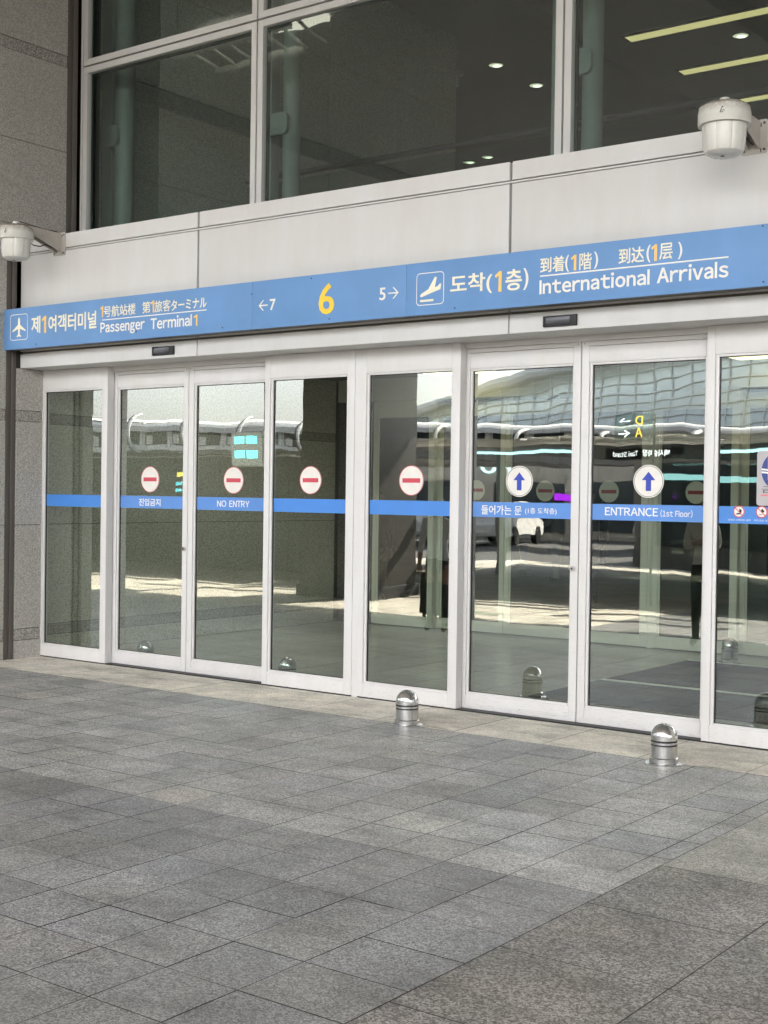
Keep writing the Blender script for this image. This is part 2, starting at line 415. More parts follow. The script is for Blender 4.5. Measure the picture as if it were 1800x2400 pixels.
def ring_rect(mb, x0, x1, z0, z1, r, w, y, mat):
    i = mb.mi(mat); a = rounded(x0, x1, z0, z1, r); b = rounded(x0+w, x1-w, z0+w, z1-w, max(0.002, r-w))
    A = [mb.bm.verts.new((u, y-0.002, v)) for u, v in a]; B = [mb.bm.verts.new((u, y-0.002, v)) for u, v in b]
    n = len(A)
    for s in range(n):
        f = mb.bm.faces.new((A[s], A[(s+1) % n], B[(s+1) % n], B[s])); f.material_index = i

# ------------------------------------------------------------------ ground
def tiles_object(name, rects, mat, tone, zt=0.0, gap=0.0024, grout=None):
    """rects: (x0,x1,y0,y1); each slab a face with its own tone; joints are gaps over the grout bed"""
    bm = bmesh.new(); lay = bm.loops.layers.color.new('stone_tone') if False else bm.loops.layers.float_color.new('stone_tone')
    for (x0, x1, y0, y1) in rects:
        g = gap*random.uniform(0.75, 1.3); dz = random.uniform(-0.0006, 0.0006)
        vs = [bm.verts.new((x, y, zt+dz+random.uniform(-0.0003, 0.0003))) for x, y in ((x0+g, y0+g), (x1-g, y0+g), (x1-g, y1-g), (x0+g, y1-g))]
        f = bm.faces.new(vs); t = tone()
        if y1 > -3.15 and mat is PAVE: t = tuple(q*h for q, h in zip(t, (1.55, 1.535, 1.48)))  # slabs by the doors paler, lightened further to make up for dim light
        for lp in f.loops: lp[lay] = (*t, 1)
    for (x0, x1, y0, y1) in (grout or []):
        f = bm.faces.new([bm.verts.new((x, y, -0.0012)) for x, y in ((x0, y0), (x1, y0), (x1, y1), (x0, y1))])
        for lp in f.loops: lp[lay] = (2.1, 2.05, 1.95, 1)
    me = bpy.data.meshes.new(name); bm.to_mesh(me); bm.free(); me.materials.append(mat)
    o = bpy.data.objects.new(name, me); COL.objects.link(o); return o
def tone_grey():
    v = random.gauss(1.0, 0.06); w = random.uniform(-0.022, 0.024)
    if random.random() < 0.10: v *= 0.88
    if random.random() < 0.08: v *= 1.08; w += 0.02
    return (max(.5, v*(1+w)), max(.5, v*(1+w*0.4)), max(.5, v*(1-w)))
def tone_pale():
    v = random.gauss(1.0, 0.05); return (v, v*0.995, v*0.98)
def tone_brown():
    v = random.gauss(1.0, 0.08); return (v, v*0.985, v*0.96)
rows = [-0.749]; 
while rows[-1] > -19.2: rows.append(rows[-1]-0.333)
xe = -2.462
colsx = [xe, -2.9]
while colsx[-1] > -26: colsx.append(colsx[-1]-0.3275)
rects = []; sunstrip_pale = []
for i in range(len(rows)-1):
    sh = random.uniform(-0.008, 0.008)
    for j in range(len(colsx)-1):
        a, b = colsx[j+1], colsx[j]
        if j == 0 and rows[i] > -2.8:
            rects.append((-2.9, -2.565, rows[i+1], rows[i])); rects.append((-2.565, xe, rows[i+1], rows[i])); continue
        (sunstrip_pale if rows[i] < -5.4 and b < -7.5 else rects).append((a, b, rows[i+1], rows[i]))
grout = []
for yy in rows[1:12]:
    x = -15.0
    while x < xe-0.3:
        L_ = random.uniform(0.3, 1.6)
        if random.random() < 0.5: grout.append((x, min(x+L_, xe-0.01), yy-0.0022, yy+0.0022))
        x += L_+random.uniform(0.05, 0.6)
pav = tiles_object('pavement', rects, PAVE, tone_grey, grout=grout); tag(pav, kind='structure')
tag(tiles_object('pavement_sunstrip_pale', sunstrip_pale, PALE, lambda: tuple(c*0.74 for c in tone_pale())), kind='structure')  # paler stone laid to brighten the sun strip mirrored in the doors
rc = []
ylines = [-0.749, -1.45, -2.15, -2.86, -3.54, -4.19, -4.85]
while ylines[-1] > -19: ylines.append(ylines[-1]-0.66)
xl = [xe, -1.815]
while xl[-1] < 12: xl.append(xl[-1]+0.655)
rg = []
for i in range(len(ylines)-1):
    for j in range(len(xl)-1):
        (rg if i < 3 else rc).append((xl[j], xl[j+1], ylines[i+1], ylines[i]))
tag(tiles_object('pavement_coarse', rc, COARSE, tone_brown), kind='structure')
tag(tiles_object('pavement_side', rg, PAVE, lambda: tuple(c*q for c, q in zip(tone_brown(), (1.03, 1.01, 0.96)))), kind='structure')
rp = []; xs = [-10.9]
xs = [-4.967+0.683*k for k in range(-30, 25)]
for a, b in zip(xs, xs[1:]): rp.append((a, b, -0.749, 0.10))
tag(tiles_object('threshold_paving', rp, PALE, tone_pale), kind='structure')
g = MB(); g.box(-80, 60, -19.4, 0.5, -0.3, -0.004, JOINT); tag(g.build('pavement_bed'), kind='structure')
g = MB(); g.box(-400, 400, -400, -19.4, -0.5, -0.12, ASPHALT); tag(g.build('road'), kind='structure')
g = MB(); g.box(-80, -26.1, -19.3, -0.7, -0.003, 0.0, PALE); tag(g.build('far_pavement'), kind='structure')

# ------------------------------------------------------------------ granite pier on the left with grooved gasket
pier = thing('granite_wall', 'speckled grey granite return wall with darker bands at left edge', 'wall', (-10.2, -0.3, 0))
g = MB(); zb = [(-0.02, .172, 0), (.172, .28, 1), (.28, 1.2575, 0), (1.2575, 2.232, 0), (2.232, 2.332, 1), (2.332, 3.20, 0), (3.20, 4.06, 0), (4.06, 4.847, 0), (4.847, 5.663, 0), (5.663, 5.772, 1), (5.772, 6.6, 0), (6.6, 7.99, 0)]
for z0, z1, bnd in zb:
    mt = GRAN_BAND if bnd else GRAN_WALL
    in_ = 0.006 if bnd else 0.0
    g.box(-70, -10.2-in_, -0.56+in_, -0.43, z0+0.003, z1-0.003, mt)
    if z0 < 2.5: g.box(-10.6, -10.2-in_, -0.30, 0.0, z0+0.003, min(z1, 2.725)-0.003, mt)
    if z0 < 4.1 and z1 > 2.8: pass
    if z0 > 3.9: g.box(-10.6, -10.2-in_, -0.43, 0.255, z0+0.003, z1-0.003, mt)
g.box(-69, -10.23, -0.54, -0.44, 0, 7.99, JOINT); g.box(-10.6, -10.225, -0.44, 0.0, 0, 3.0, JOINT); g.box(-10.6, -10.225, -0.44, 0.26, 3.9, 7.99, JOINT)
g.build('granite_cladding', pier, (-10.2, -0.3, 0))
def groove(y0, y1, z0, z1):
    mb = MB(); n = 4; w = (y1-y0)/n
    mb.box(-10.45, -10.235, y0, y1, z0, z1, BLACK)
    for k in range(n):
        mb.box(-10.40, -10.201-(0.012 if k % 2 else 0), y0+k*w+0.004, y0+(k+1)*w-0.004, z0, z1, BROWN, 0.004)
    return mb
groove(-0.43, -0.30, 0.0, 3.93).build('grooved_gasket', pier, (-10.2, -0.37, 0))
groove(0.255, 0.397, 3.92, 7.99).build('grooved_gasket', pier, (-10.2, 0.33, 3.92))

# ------------------------------------------------------------------ cladding band over the doors
clad = thing('cladding_wall', 'off white metal panel wall above the blue sign', 'wall', (-6, -0.27, 2.9))
jx = [-10.196, -7.89, -4.865, -1.84, 1.2]
for k in range(4):
    a, b = jx[k]+(0.011 if k else 0), jx[k+1]-0.011
    g = MB(); g.box(a, b, -0.27, -0.20, 2.876, 3.764, WHITE, 0.003); g.build('cladding_panel', clad, ((a+b)/2, -0.25, 2.9))
    g = MB(); g.box(a, b, -0.27, 0.44, 3.791, 3.918, WHITE, 0.003); g.build('window_sill', clad, ((a+b)/2, -0.25, 3.8))
g = MB(); g.box(-10.19, 1.2, -0.262, -0.10, 3.772, 3.784, WHITE); g.box(-10.19, 1.2, -0.245, -0.12, 2.862, 3.79, BROWN); g.box(-10.19, 1.2, -0.12, 0.40, 2.80, 3.7905, TAUPE)
for x in jx[1:4]: g.box(x-0.0055, x+0.0055, -0.255, -0.2, 2.862, 3.9, TAUPE)
g.build('backing_rail', clad, (-5, -0.2, 2.9))

head = thing('door_header', 'off white boxed door header with vertical joints above glass doors', 'door header', (-6, -0.2, 2.72))
for k in range(4):
    a, b = jx[k]+(0.006 if k else 0), jx[k+1]-0.006
    g = MB(); g.box(a, b, -0.27, 0.012, 2.724, 2.857, WHITE, 0.004); g.build('header_panel', head, ((a+b)/2, -0.2, 2.75))
g = MB(); g.box(-10.19, 1.2, 0.012, 0.22, 2.722, 2.83, DOORW)
for a, b in ((-9.29, -7.372), (-5.44, -3.517)): g.box(a, b, 0.060, 0.20, 2.682, 2.7215, DOORW, 0.002)
for x in jx[1:4]: g.box(x-0.0055, x+0.0055, -0.256, 0.0, 2.735, 2.85, TAUPE)
g.build('door_track_box', head, (-6, 0.1, 2.75))

# ------------------------------------------------------------------ glass doors
def door(label, x0, x1, y, fixed, group, strip=None, texts=(), stk=None, lock=None, zt=2.722, material=None, glassm=None, gap=0.012, dims=None, cat='glass door', name=None):
    mt = material or DOORW; gm = glassm or DOORGLASS
    name = name or ('fixed_glass_panel' if fixed else 'sliding_glass_door')
    root = thing(name, label, cat, ((x0+x1)/2, y+0.04, 0), group)
    org = ((x0+x1)/2, y+0.04, 0)
    D = 0.078 if fixed else 0.05; sl, sr_ = (0.055, 0.075) if fixed else (0.058, 0.058)
    zg0, zg1 = 0.128, 2.53
    g = MB()
    g.box(x0, x0+sl, y, y+D, gap, zt, mt, 0.003); g.box(x1-sr_, x1, y, y+D, gap, zt, mt, 0.003)
    g.box(x0+sl+0.0012, x1-sr_-0.0012, y+0.0012, y+D-0.002, gap, zg0-0.012, mt, 0.0025)
    if fixed: g.box(x0+sl+0.0012, x1-sr_-0.0012, y+0.0012, y+D-0.002, zg1+0.004, zt, mt, 0.0025)
    else:
        g.box(x0+sl+0.0012, x1-sr_-0.0012, y+0.0012, y+D-0.002, zg1+0.004, 2.648, mt, 0.0025)
        g.box(x0, x1, y-0.004, y+D-0.004, 2.651, 2.680, mt, 0.002)
        g.box(x0+0.004, x1-0.004, y-0.004, y+0.01, gap, 0.040, mt, 0.002); g.box(x0+0.004, x1-0.004, y-0.0035, y+0.01, 0.044, 0.052, mt, 0.001)
        for xx in (x0+0.02, x1-0.02): g.tube((xx, y-0.006, 2.667), (xx, y, 2.667), 0.004, BLACK, seg=8)
    # glazing bead
    gx0, gx1 = x0+sl, x1-sr_
    bw = 0.024 if fixed else 0.020
    for a, b, c, d in ((gx0, gx0+bw, zg0-0.012, zg1+0.003), (gx1-0.012, gx1, zg0-0.012, zg1+0.003)):
        g.box(a+0.001, b, y+0.012, y+0.03, c, d, mt, 0.002)
    g.box(gx0+bw+0.001, gx1-0.013, y+0.010, y+0.03, zg0-0.0115, zg0+0.006, mt, 0.002); g.box(gx0+bw+0.001, gx1-0.013, y+0.010, y+0.03, zg1-0.012, zg1+0.0035, mt, 0.002)
    # dark gasket round the pane
    ix0, ix1, iz0, iz1 = gx0+bw, gx1-0.012, zg0+0.006, zg1-0.012
    g.box(ix0, ix0+0.006, y+0.024, y+0.034, iz0, iz1, BLACK); g.box(ix1-0.004, ix1, y+0.026, y+0.034, iz0, iz1, BLACK)
    g.box(ix0, ix1, y+0.026, y+0.034, iz1-0.005, iz1, BLACK); g.box(ix0, ix1, y+0.026, y+0.034, iz0, iz0+0.003, BLACK)
    g.build('frame', root, org)
    g = MB(); g.box(ix0-0.004, ix1+0.004, y+0.031, y+0.043, iz0-0.004, iz1+0.004, gm); pane = g.build('pane', root, org)
    yf = y+0.0305
    if strip:
        g = MB(); g.box(ix0+0.002, ix1-0.002, yf-0.0012, yf, 1.4375, 1.5485, strip); st = g.build('blue_band', root, org)
        if texts:
            for (t, a, b, c, d, bo) in texts:
                g = MB(); fit_text(g, t, a, b, c, d, yf-0.0014, LETTER, bo+0.006, 0.0008); g.build('lettering', st, org)
    if stk:
        kind, cx_, cz, r = stk
        if kind == 'no_entry':
            g = MB(); disc(g, cx_, cz, r, yf-0.0005, STKW); disc(g, cx_, cz, r, yf-0.0022, STKR, 0.0004, 40, r*0.955); s_ = g.build('no_entry_sticker', root, org)
            g = MB(); poly(g, [(cx_-r*.72, cz-r*.15), (cx_+r*.72, cz-r*.15), (cx_+r*.72, cz+r*.15), (cx_-r*.72, cz+r*.15)], yf-0.0024, STKR, 0.0006); g.build('red_bar', s_, org)
        elif kind == 'arrow':
            g = MB(); disc(g, cx_, cz, r, yf-0.0005, STKW); disc(g, cx_, cz, r*.945, yf-0.0022, DKGREY, 0.0004, 40, r*0.915); s_ = g.build('arrow_sticker', root, org)
            h = r*.58
            g = MB(); poly(g, [(cx_, cz+h), (cx_-h*.76, cz+h*.12), (cx_-h*.30, cz+h*.12), (cx_-h*.30, cz-h), (cx_+h*.30, cz-h), (cx_+h*.30, cz+h*.12), (cx_+h*.76, cz+h*.12)], yf-0.0024, STKB, 0.0006); g.build('up_arrow', s_, org)
        elif kind == 'inner':
            g = MB(); disc(g, cx_, cz, r, yf-0.0005, STKG); s_ = g.build('no_entry_sticker', root, org)
            g = MB(); poly(g, [(cx_-r*.76, cz-r*.16), (cx_+r*.76, cz-r*.16), (cx_+r*.76, cz+r*.16), (cx_-r*.76, cz+r*.16)], yf-0.0024, STKM, 0.0006); g.build('red_bar', s_, org)
    if lock is not None:
        g = MB(); lx, lz = lock
        g.tube((lx, y-0.022, lz), (lx, y, lz), 0.017, STEEL, 0.019, 20); g.tube((lx, y-0.0235, lz), (lx, y-0.022, lz), 0.008, DKGREY, seg=12); g.build('lock', root, org)
    return root
GD = 'glass doors of the entrance'
YS = 0.09
door('leftmost narrow fixed glass panel, plain blue band, no sticker, beside granite wall', -10.25, -9.29, 0.0, True, GD, STRIP2)
door('sliding glass door lettered 진입금지 on its blue band', -9.315, -8.345, YS, False, GD, STRIP, [('진입금지', -8.988, -8.710, 1.459, 1.525, 0.006)], ('no_entry', -8.846, 1.698, 0.117), (-8.372, 1.09))
door('sliding glass door lettered NO ENTRY on its blue band', -8.338, -7.36, YS, False, GD, STRIP, [('NO', -8.012, -7.905, 1.467, 1.521, 0.0), ('ENTRY', -7.868, -7.638, 1.467, 1.521, 0.0)], ('no_entry', -7.823, 1.695, 0.115))
door('fixed glass panel with no entry sticker, left of the white middle post', -7.37, -6.43, 0.0, True, GD, STRIP2, (), ('no_entry', -6.892, 1.699, 0.1135))
door('fixed glass panel with no entry sticker, right of the white middle post', -6.372, -5.44, 0.0, True, GD, STRIP2, (), ('no_entry', -5.893, 1.702, 0.115))
door('sliding glass door with blue arrow sticker and Korean words 들어가는 문 on band', -5.475, -4.489, YS, False, GD, STRIP, [('들어가는 문', -5.316, -4.970, 1.456, 1.525, 0.004), ('(1층 도착층)', -4.941, -4.681, 1.462, 1.512, 0.0)], ('arrow', -4.993, 1.702, 0.113), (-4.525, 1.09))
door('sliding glass door with blue arrow sticker lettered ENTRANCE (1st Floor)', -4.481, -3.50, YS, False, GD, STRIP, [('ENTRANCE', -4.298, -3.899, 1.470, 1.527, 0.004), ('(1st Floor)', -3.881, -3.651, 1.466, 1.517, 0.0)], ('arrow', -3.973, 1.708, 0.113))
d8 = door('rightmost fixed glass panel with round prohibition stickers on its blue band', -3.515, -2.58, 0.0, True, GD, STRIP2)
org8 = ((-3.515-2.58)/2, 0.04, 0)
for k, cx_ in enumerate((-3.293, -3.142)):
    g = MB(); disc(g, cx_, 1.515, 0.039, 0.0285, STKW, 0.001); disc(g, cx_, 1.515, 0.039, 0.0275, STKR, 0.0004, 32, 0.032)
    if k == 0:
        poly(g, [(cx_-.018, 1.502), (cx_-.006, 1.507), (cx_+.010, 1.504), (cx_+.012, 1.498), (cx_-.020, 1.496)], 0.0272, BLACK, 0.0004)
        poly(g, [(cx_+.003, 1.534), (cx_+.018, 1.527), (cx_+.018, 1.509), (cx_+.010, 1.507), (cx_+.002, 1.517)], 0.0272, BLACK, 0.0004)
    else:
        poly(g, [(cx_+.002, 1.537), (cx_+.008, 1.533), (cx_+.020, 1.518), (cx_+.012, 1.512), (cx_+.002, 1.513), (cx_-.004, 1.525)], 0.0272, BLACK, 0.0004)
        poly(g, [(cx_-.016, 1.496), (cx_+.006, 1.496), (cx_+.006, 1.499), (cx_-.016, 1.500)], 0.0272, BLACK, 0.0004)
    poly(g, [(cx_-.026, 1.537), (cx_-.022, 1.541), (cx_+.026, 1.493), (cx_+.022, 1.489)], 0.0268, STKR, 0.0004)
    g.build('prohibition_sticker', d8, org8)
g = MB(); fit_text(g, '인라인 스케이트 금지', -3.366, -3.216, 1.4545, 1.4675, 0.0289, LETTER, 0, 0.0008); g.build('lettering', d8, org8); g = MB(); fit_text(g, '카트 탑승 금지', -3.192, -3.09, 1.4545, 1.4675, 0.0289, LETTER, 0, 0.0008); g.build('lettering', d8, org8)
# notice on the last panel
g = MB(); g.prism(rounded(-3.177, -2.80, 1.556, 1.905, 0.02), 'y', 0.0285, 0.0265, plain('notice_grey', (0.44, 0.42, 0.44), 0.5)); nb = g.build('notice_panel', d8, org8)
g = MB(); disc(g, -3.02, 1.778, 0.127, 0.0262, plain('notice_navy', (0.035, 0.06, 0.25), 0.5), 0.0006)
poly(g, [(-3.106, 1.72), (-3.03, 1.72), (-3.03, 1.862), (-3.106, 1.862)], 0.0255, plain('notice_sky', (0.15, 0.42, 0.85), 0.5), 0.0004)
for k in range(2):
    dz = -0.018*k
    poly(g, [(-3.146, 1.793+dz), (-3.11, 1.790+dz), (-3.05, 1.760+dz), (-2.98, 1.752+dz), (-2.895, 1.77+dz), (-2.895, 1.759+dz), (-2.98, 1.741+dz), (-3.05, 1.749+dz), (-3.11, 1.779+dz), (-3.146, 1.782+dz)], 0.025, LETTER, 0.0004)
fit_text(g, '금연구역', -3.143, -2.84, 1.638, 1.681, 0.0262, BLACK, 0.0, 0.0006)
poly(g, [(-3.15, 1.617), (-2.84, 1.617), (-2.84, 1.627), (-3.15, 1.627)], 0.0262, plain('notice_red', (0.75, 0.2, 0.2), 0.5), 0.0004)
g.build('notice_print', nb, org8)

g = MB(); g.box(-6.4285, -6.3735, 0.006, 0.085, 0.0, 2.7225, DOORW, 0.003)
tag(g.build('door_post', None, (-6.40, 0.04, 0)), 'slim white metal post between two fixed glass panels', 'door post')
g = MB(); g.box(-10.25, -2.50, 0.012, 0.16, -0.002, 0.0105, BLACK); tag(g.build('door_track', None, (-6, 0.08, 0)), 'black floor track under the glass doors', 'door track')
g = MB(); g.box(-2.575, -2.50, 0.0, 0.09, 0.01, 2.722, DOORW, 0.003); tag(g.build('door_post', None, (-2.54, 0.04, 0)), 'white metal post right of the last fixed glass panel', 'door post')
g = MB(); g.box(-2.495, 40, 0.0, 0.3, 0, 2.72, GRAN_WALL); g.box(1.205, 40, 0.0, 0.3, 2.7, 7.99, GRAN_WALL); tag(g.build('granite_wall', None, (0, 0.1, 0)), 'granite wall right of the glass doors', 'wall')

# ------------------------------------------------------------------ sign boards
SY = -0.46
def sign(label, x0, x1):
    root = thing('sign_board', label, 'sign', ((x0+x1)/2, SY, 2.875), 'blue sign boards over the doors')
    org = ((x0+x1)/2, SY, 2.875)
    g = MB(); g.box(x0+0.001, x1-0.001, SY, SY+0.012, 2.874, 3.247, BLUE, 0.002); p = g.build('sign_face', root, org)
    g = MB(); g.box(x0+0.006, x1-0.006, SY+0.0125, -0.335, 2.878, 3.235, DKGREY); g.box(x0+0.02, x1-0.02, -0.3345, -0.272, 2.886, 3.20, TAUPE); g.build('sign_box', root, org)
    return root, org
def letters(root, org, items, name='lettering'):
    for (t, a, b, c, d, mat, bo) in items:
        g = MB(); fit_text(g, t, a, b, c, d, SY-0.0006, mat, bo+(0.008 if t.isascii() and t != '1' else 0), 0.003); g.build(name, root, org)
Z0 = 0.012
s1, o1 = sign('blue sign board reading Passenger Terminal 1 with aeroplane symbol', -10.193, -7.103)
letters(s1, o1, [('제', -9.797, -9.672, 3.004, 3.159, CREAM, 0.018), ('여객터미널', -9.560, -8.921, 2.998, 3.150, CREAM, 0.018),
    ('号航站楼', -8.826, -8.429, 3.084, 3.181, CREAM, 0.005), ('第', -8.347, -8.250, 3.084, 3.182, CREAM, 0.005), ('旅客', -8.197, -8.010, 3.083, 3.180, CREAM, 0.003), ('ターミナル', -8.003, -7.598, 3.082, 3.170, CREAM, 0.014),
    ('Passenger', -8.867, -8.316, 2.926, 3.041, LETTER, 0.012), ('Terminal', -8.243, -7.763, 2.944, 3.042, LETTER, 0.012)])
letters(s1, o1, [('1', -9.650, -9.592, 3.000, 3.152, ORANGE, 0.01), ('1', -8.871, -8.834, 3.088, 3.183, ORANGE, 0.008), ('1', -8.247, -8.204, 3.084, 3.184, ORANGE, 0.008), ('1', -7.741, -7.698, 2.941, 3.033, ORANGE, 0.008)], 'orange_digit')
g = MB(); poly(g, [(-8.847, 3.0585), (-7.598, 3.0585), (-7.598, 3.0665), (-8.847, 3.0665)], SY-0.0006, LETTER); g.build('rule_line', s1, o1)
g = MB(); ring_rect(g, -10.098, -9.849, 2.955, 3.192, 0.03, 0.006, SY-0.0006, LETTER)
c0 = -9.974
half = [(0.0, 3.163), (0.012, 3.150), (0.014, 3.095), (0.092, 3.045), (0.092, 3.032), (0.014, 3.060), (0.010, 3.010), (0.030, 2.992), (0.030, 2.983), (0.0, 2.990)]
poly(g, [(c0+a, z) for a, z in half] + [(c0-a, z) for a, z in half[-2:0:-1]], SY-0.0006, CREAM)
g.build('aeroplane_symbol', s1, o1)
s2, o2 = sign('blue sign board with large yellow 6 between small 7 and 5 arrows', -7.103, -5.612)
letters(s2, o2, [('6', -6.424, -6.274, 2.939, 3.173, YELLOW, 0.006)], 'yellow_digit')
letters(s2, o2, [('7', -6.916, -6.857, 3.009, 3.096, LETTER, 0.006), ('5', -5.851, -5.795, 3.006, 3.097, LETTER, 0.006)])
g = MB()
def arrow(g, xa, xb, z):
    s = 1 if xb > xa else -1
    poly(g, [(xa, z-.005), (xb-s*.004, z-.005), (xb-s*.004, z+.005), (xa, z+.005)], SY-0.0006, LETTER)
    for q in (1, -1):
        poly(g, [(xb, z), (xb-s*.043, z+q*.041), (xb-s*.055, z+q*.041), (xb-s*.013, z)], SY-0.0028, LETTER, 0.0006)
arrow(g, -6.939, -7.031, 3.053); g.build('arrow_mark', s2, o2); g = MB(); arrow(g, -5.771, -5.677, 3.051); g.build('arrow_mark', s2, o2)
s3, o3 = sign('blue sign board reading International Arrivals with landing aeroplane symbol', -5.612, -1.80)
letters(s3, o3, [('도착(', -5.230, -4.885, 2.985, 3.132, CREAM, 0.016), ('층', -4.778, -4.649, 2.988, 3.132, CREAM, 0.016), (')', -4.637, -4.598, 2.984, 3.131, LETTER, 0.01),
    ('到着', -4.508, -4.325, 3.085, 3.189, CREAM, 0.011), ('(', -4.319, -4.291, 3.078, 3.188, LETTER, 0.01), ('階', -4.214, -4.124, 3.080, 3.190, CREAM, 0.006), (')', -4.106, -4.078, 3.080, 3.190, LETTER, 0.01),
    ('到达', -3.930, -3.752, 3.092, 3.192, CREAM, 0.012), ('(', -3.736, -3.708, 3.085, 3.196, LETTER, 0.01), ('层', -3.648, -3.558, 3.094, 3.196, CREAM, 0.008), (')', -3.522, -3.494, 3.086, 3.194, LETTER, 0.01),
    ('International', -4.511, -3.712, 2.944, 3.045, LETTER, 0.014), ('Arrivals', -3.662, -3.190, 2.947, 3.050, LETTER, 0.014)])
letters(s3, o3, [('1', -4.863, -4.809, 2.988, 3.128, ORANGE, 0.01), ('1', -4.277, -4.237, 3.082, 3.184, ORANGE, 0.008), ('1', -3.704, -3.665, 3.090, 3.195, ORANGE, 0.008)], 'orange_digit')
g = MB(); poly(g, [(-4.508, 3.0615), (-3.192, 3.0655), (-3.192, 3.0745), (-4.508, 3.0705)], SY-0.0006, LETTER); g.build('rule_line', s3, o3)
g = MB(); ring_rect(g, -5.521, -5.283, 2.94, 3.171, 0.03, 0.006, SY-0.0006, LETTER)
poly(g, [(-5.488, 3.010), (-5.478, 3.024), (-5.418, 3.052), (-5.362, 3.136), (-5.346, 3.134), (-5.364, 3.062), (-5.338, 3.068), (-5.318, 3.086), (-5.309, 3.084), (-5.314, 3.046), (-5.476, 3.001), (-5.486, 3.004)], SY-0.0006, CREAM)
poly(g, [(-5.488, 2.966), (-5.373, 2.966), (-5.373, 2.981), (-5.488, 2.981)], SY-0.0006, CREAM)
g.build('landing_symbol', s3, o3)
for (rt_, og, pts) in ((s1, o1, [(-9.73, 2.905), (-7.42, 2.908), (-8.42, 2.936)]), (s2, o2, [(-6.32, 2.903), (-7.107, 3.15), (-6.5, 3.222)]), (s3, o3, [(-5.19, 2.903), (-2.97, 2.90), (-2.98, 3.235)])):
    for x, z in pts:
        g = MB(); g.tube((x, SY-0.004, z), (x, SY, z), 0.0055, BLACK, seg=10); g.build('bolt', rt_, og)
for x in (-10.05, -7.13, -6.915, -5.437, -5.3+3.1):
    g = MB(); g.tube((x-0.03, -0.36, 3.238), (x+0.03, -0.36, 3.238), 0.014, TAUPE, seg=12); g.lathe([(0.046, 0), (0.044, .008), (0.03, .013)], TAUPE, (x, -0.36, 3.236), 20)
    tag(g.build('cable_gland', None, (x, -0.36, 3.236)), 'small grey bump on the top edge of the blue signs', 'cable gland', 'bumps along the top of the blue signs')

# ------------------------------------------------------------------ motion sensors
SENS = None
for x, lab in ((-8.28, 'black motion sensor on the header left of the vertical joint'), (-4.453, 'black motion sensor on the header below International Arrivals sign')):
    r_ = thing('motion_sensor', lab, 'sensor', (x, -0.27, 2.786), 'door sensors on the header'); og = (x, -0.27, 2.786)
    g = MB(); g.box(x-.128, x+.128, -0.285, -0.2705, 2.748, 2.824, BLACK, 0.004)
    for a, b in ((x-.128, x-.112), (x+.080, x+.128)): g.box(a, b, -0.292, -0.2855, 2.750, 2.822, BLACK, 0.002)
    g.build('housing', r_, og)
    g = MB(); g.box(x-.110, x+.078, -0.290, -0.2855, 2.757, 2.816, plain('sensor_lens', (0.03, 0.03, 0.036), 0.12), 0.004); g.box(x-.1, x+.07, -0.292, -0.2902, 2.782, 2.790, DKGREY); g.build('lens', r_, og)

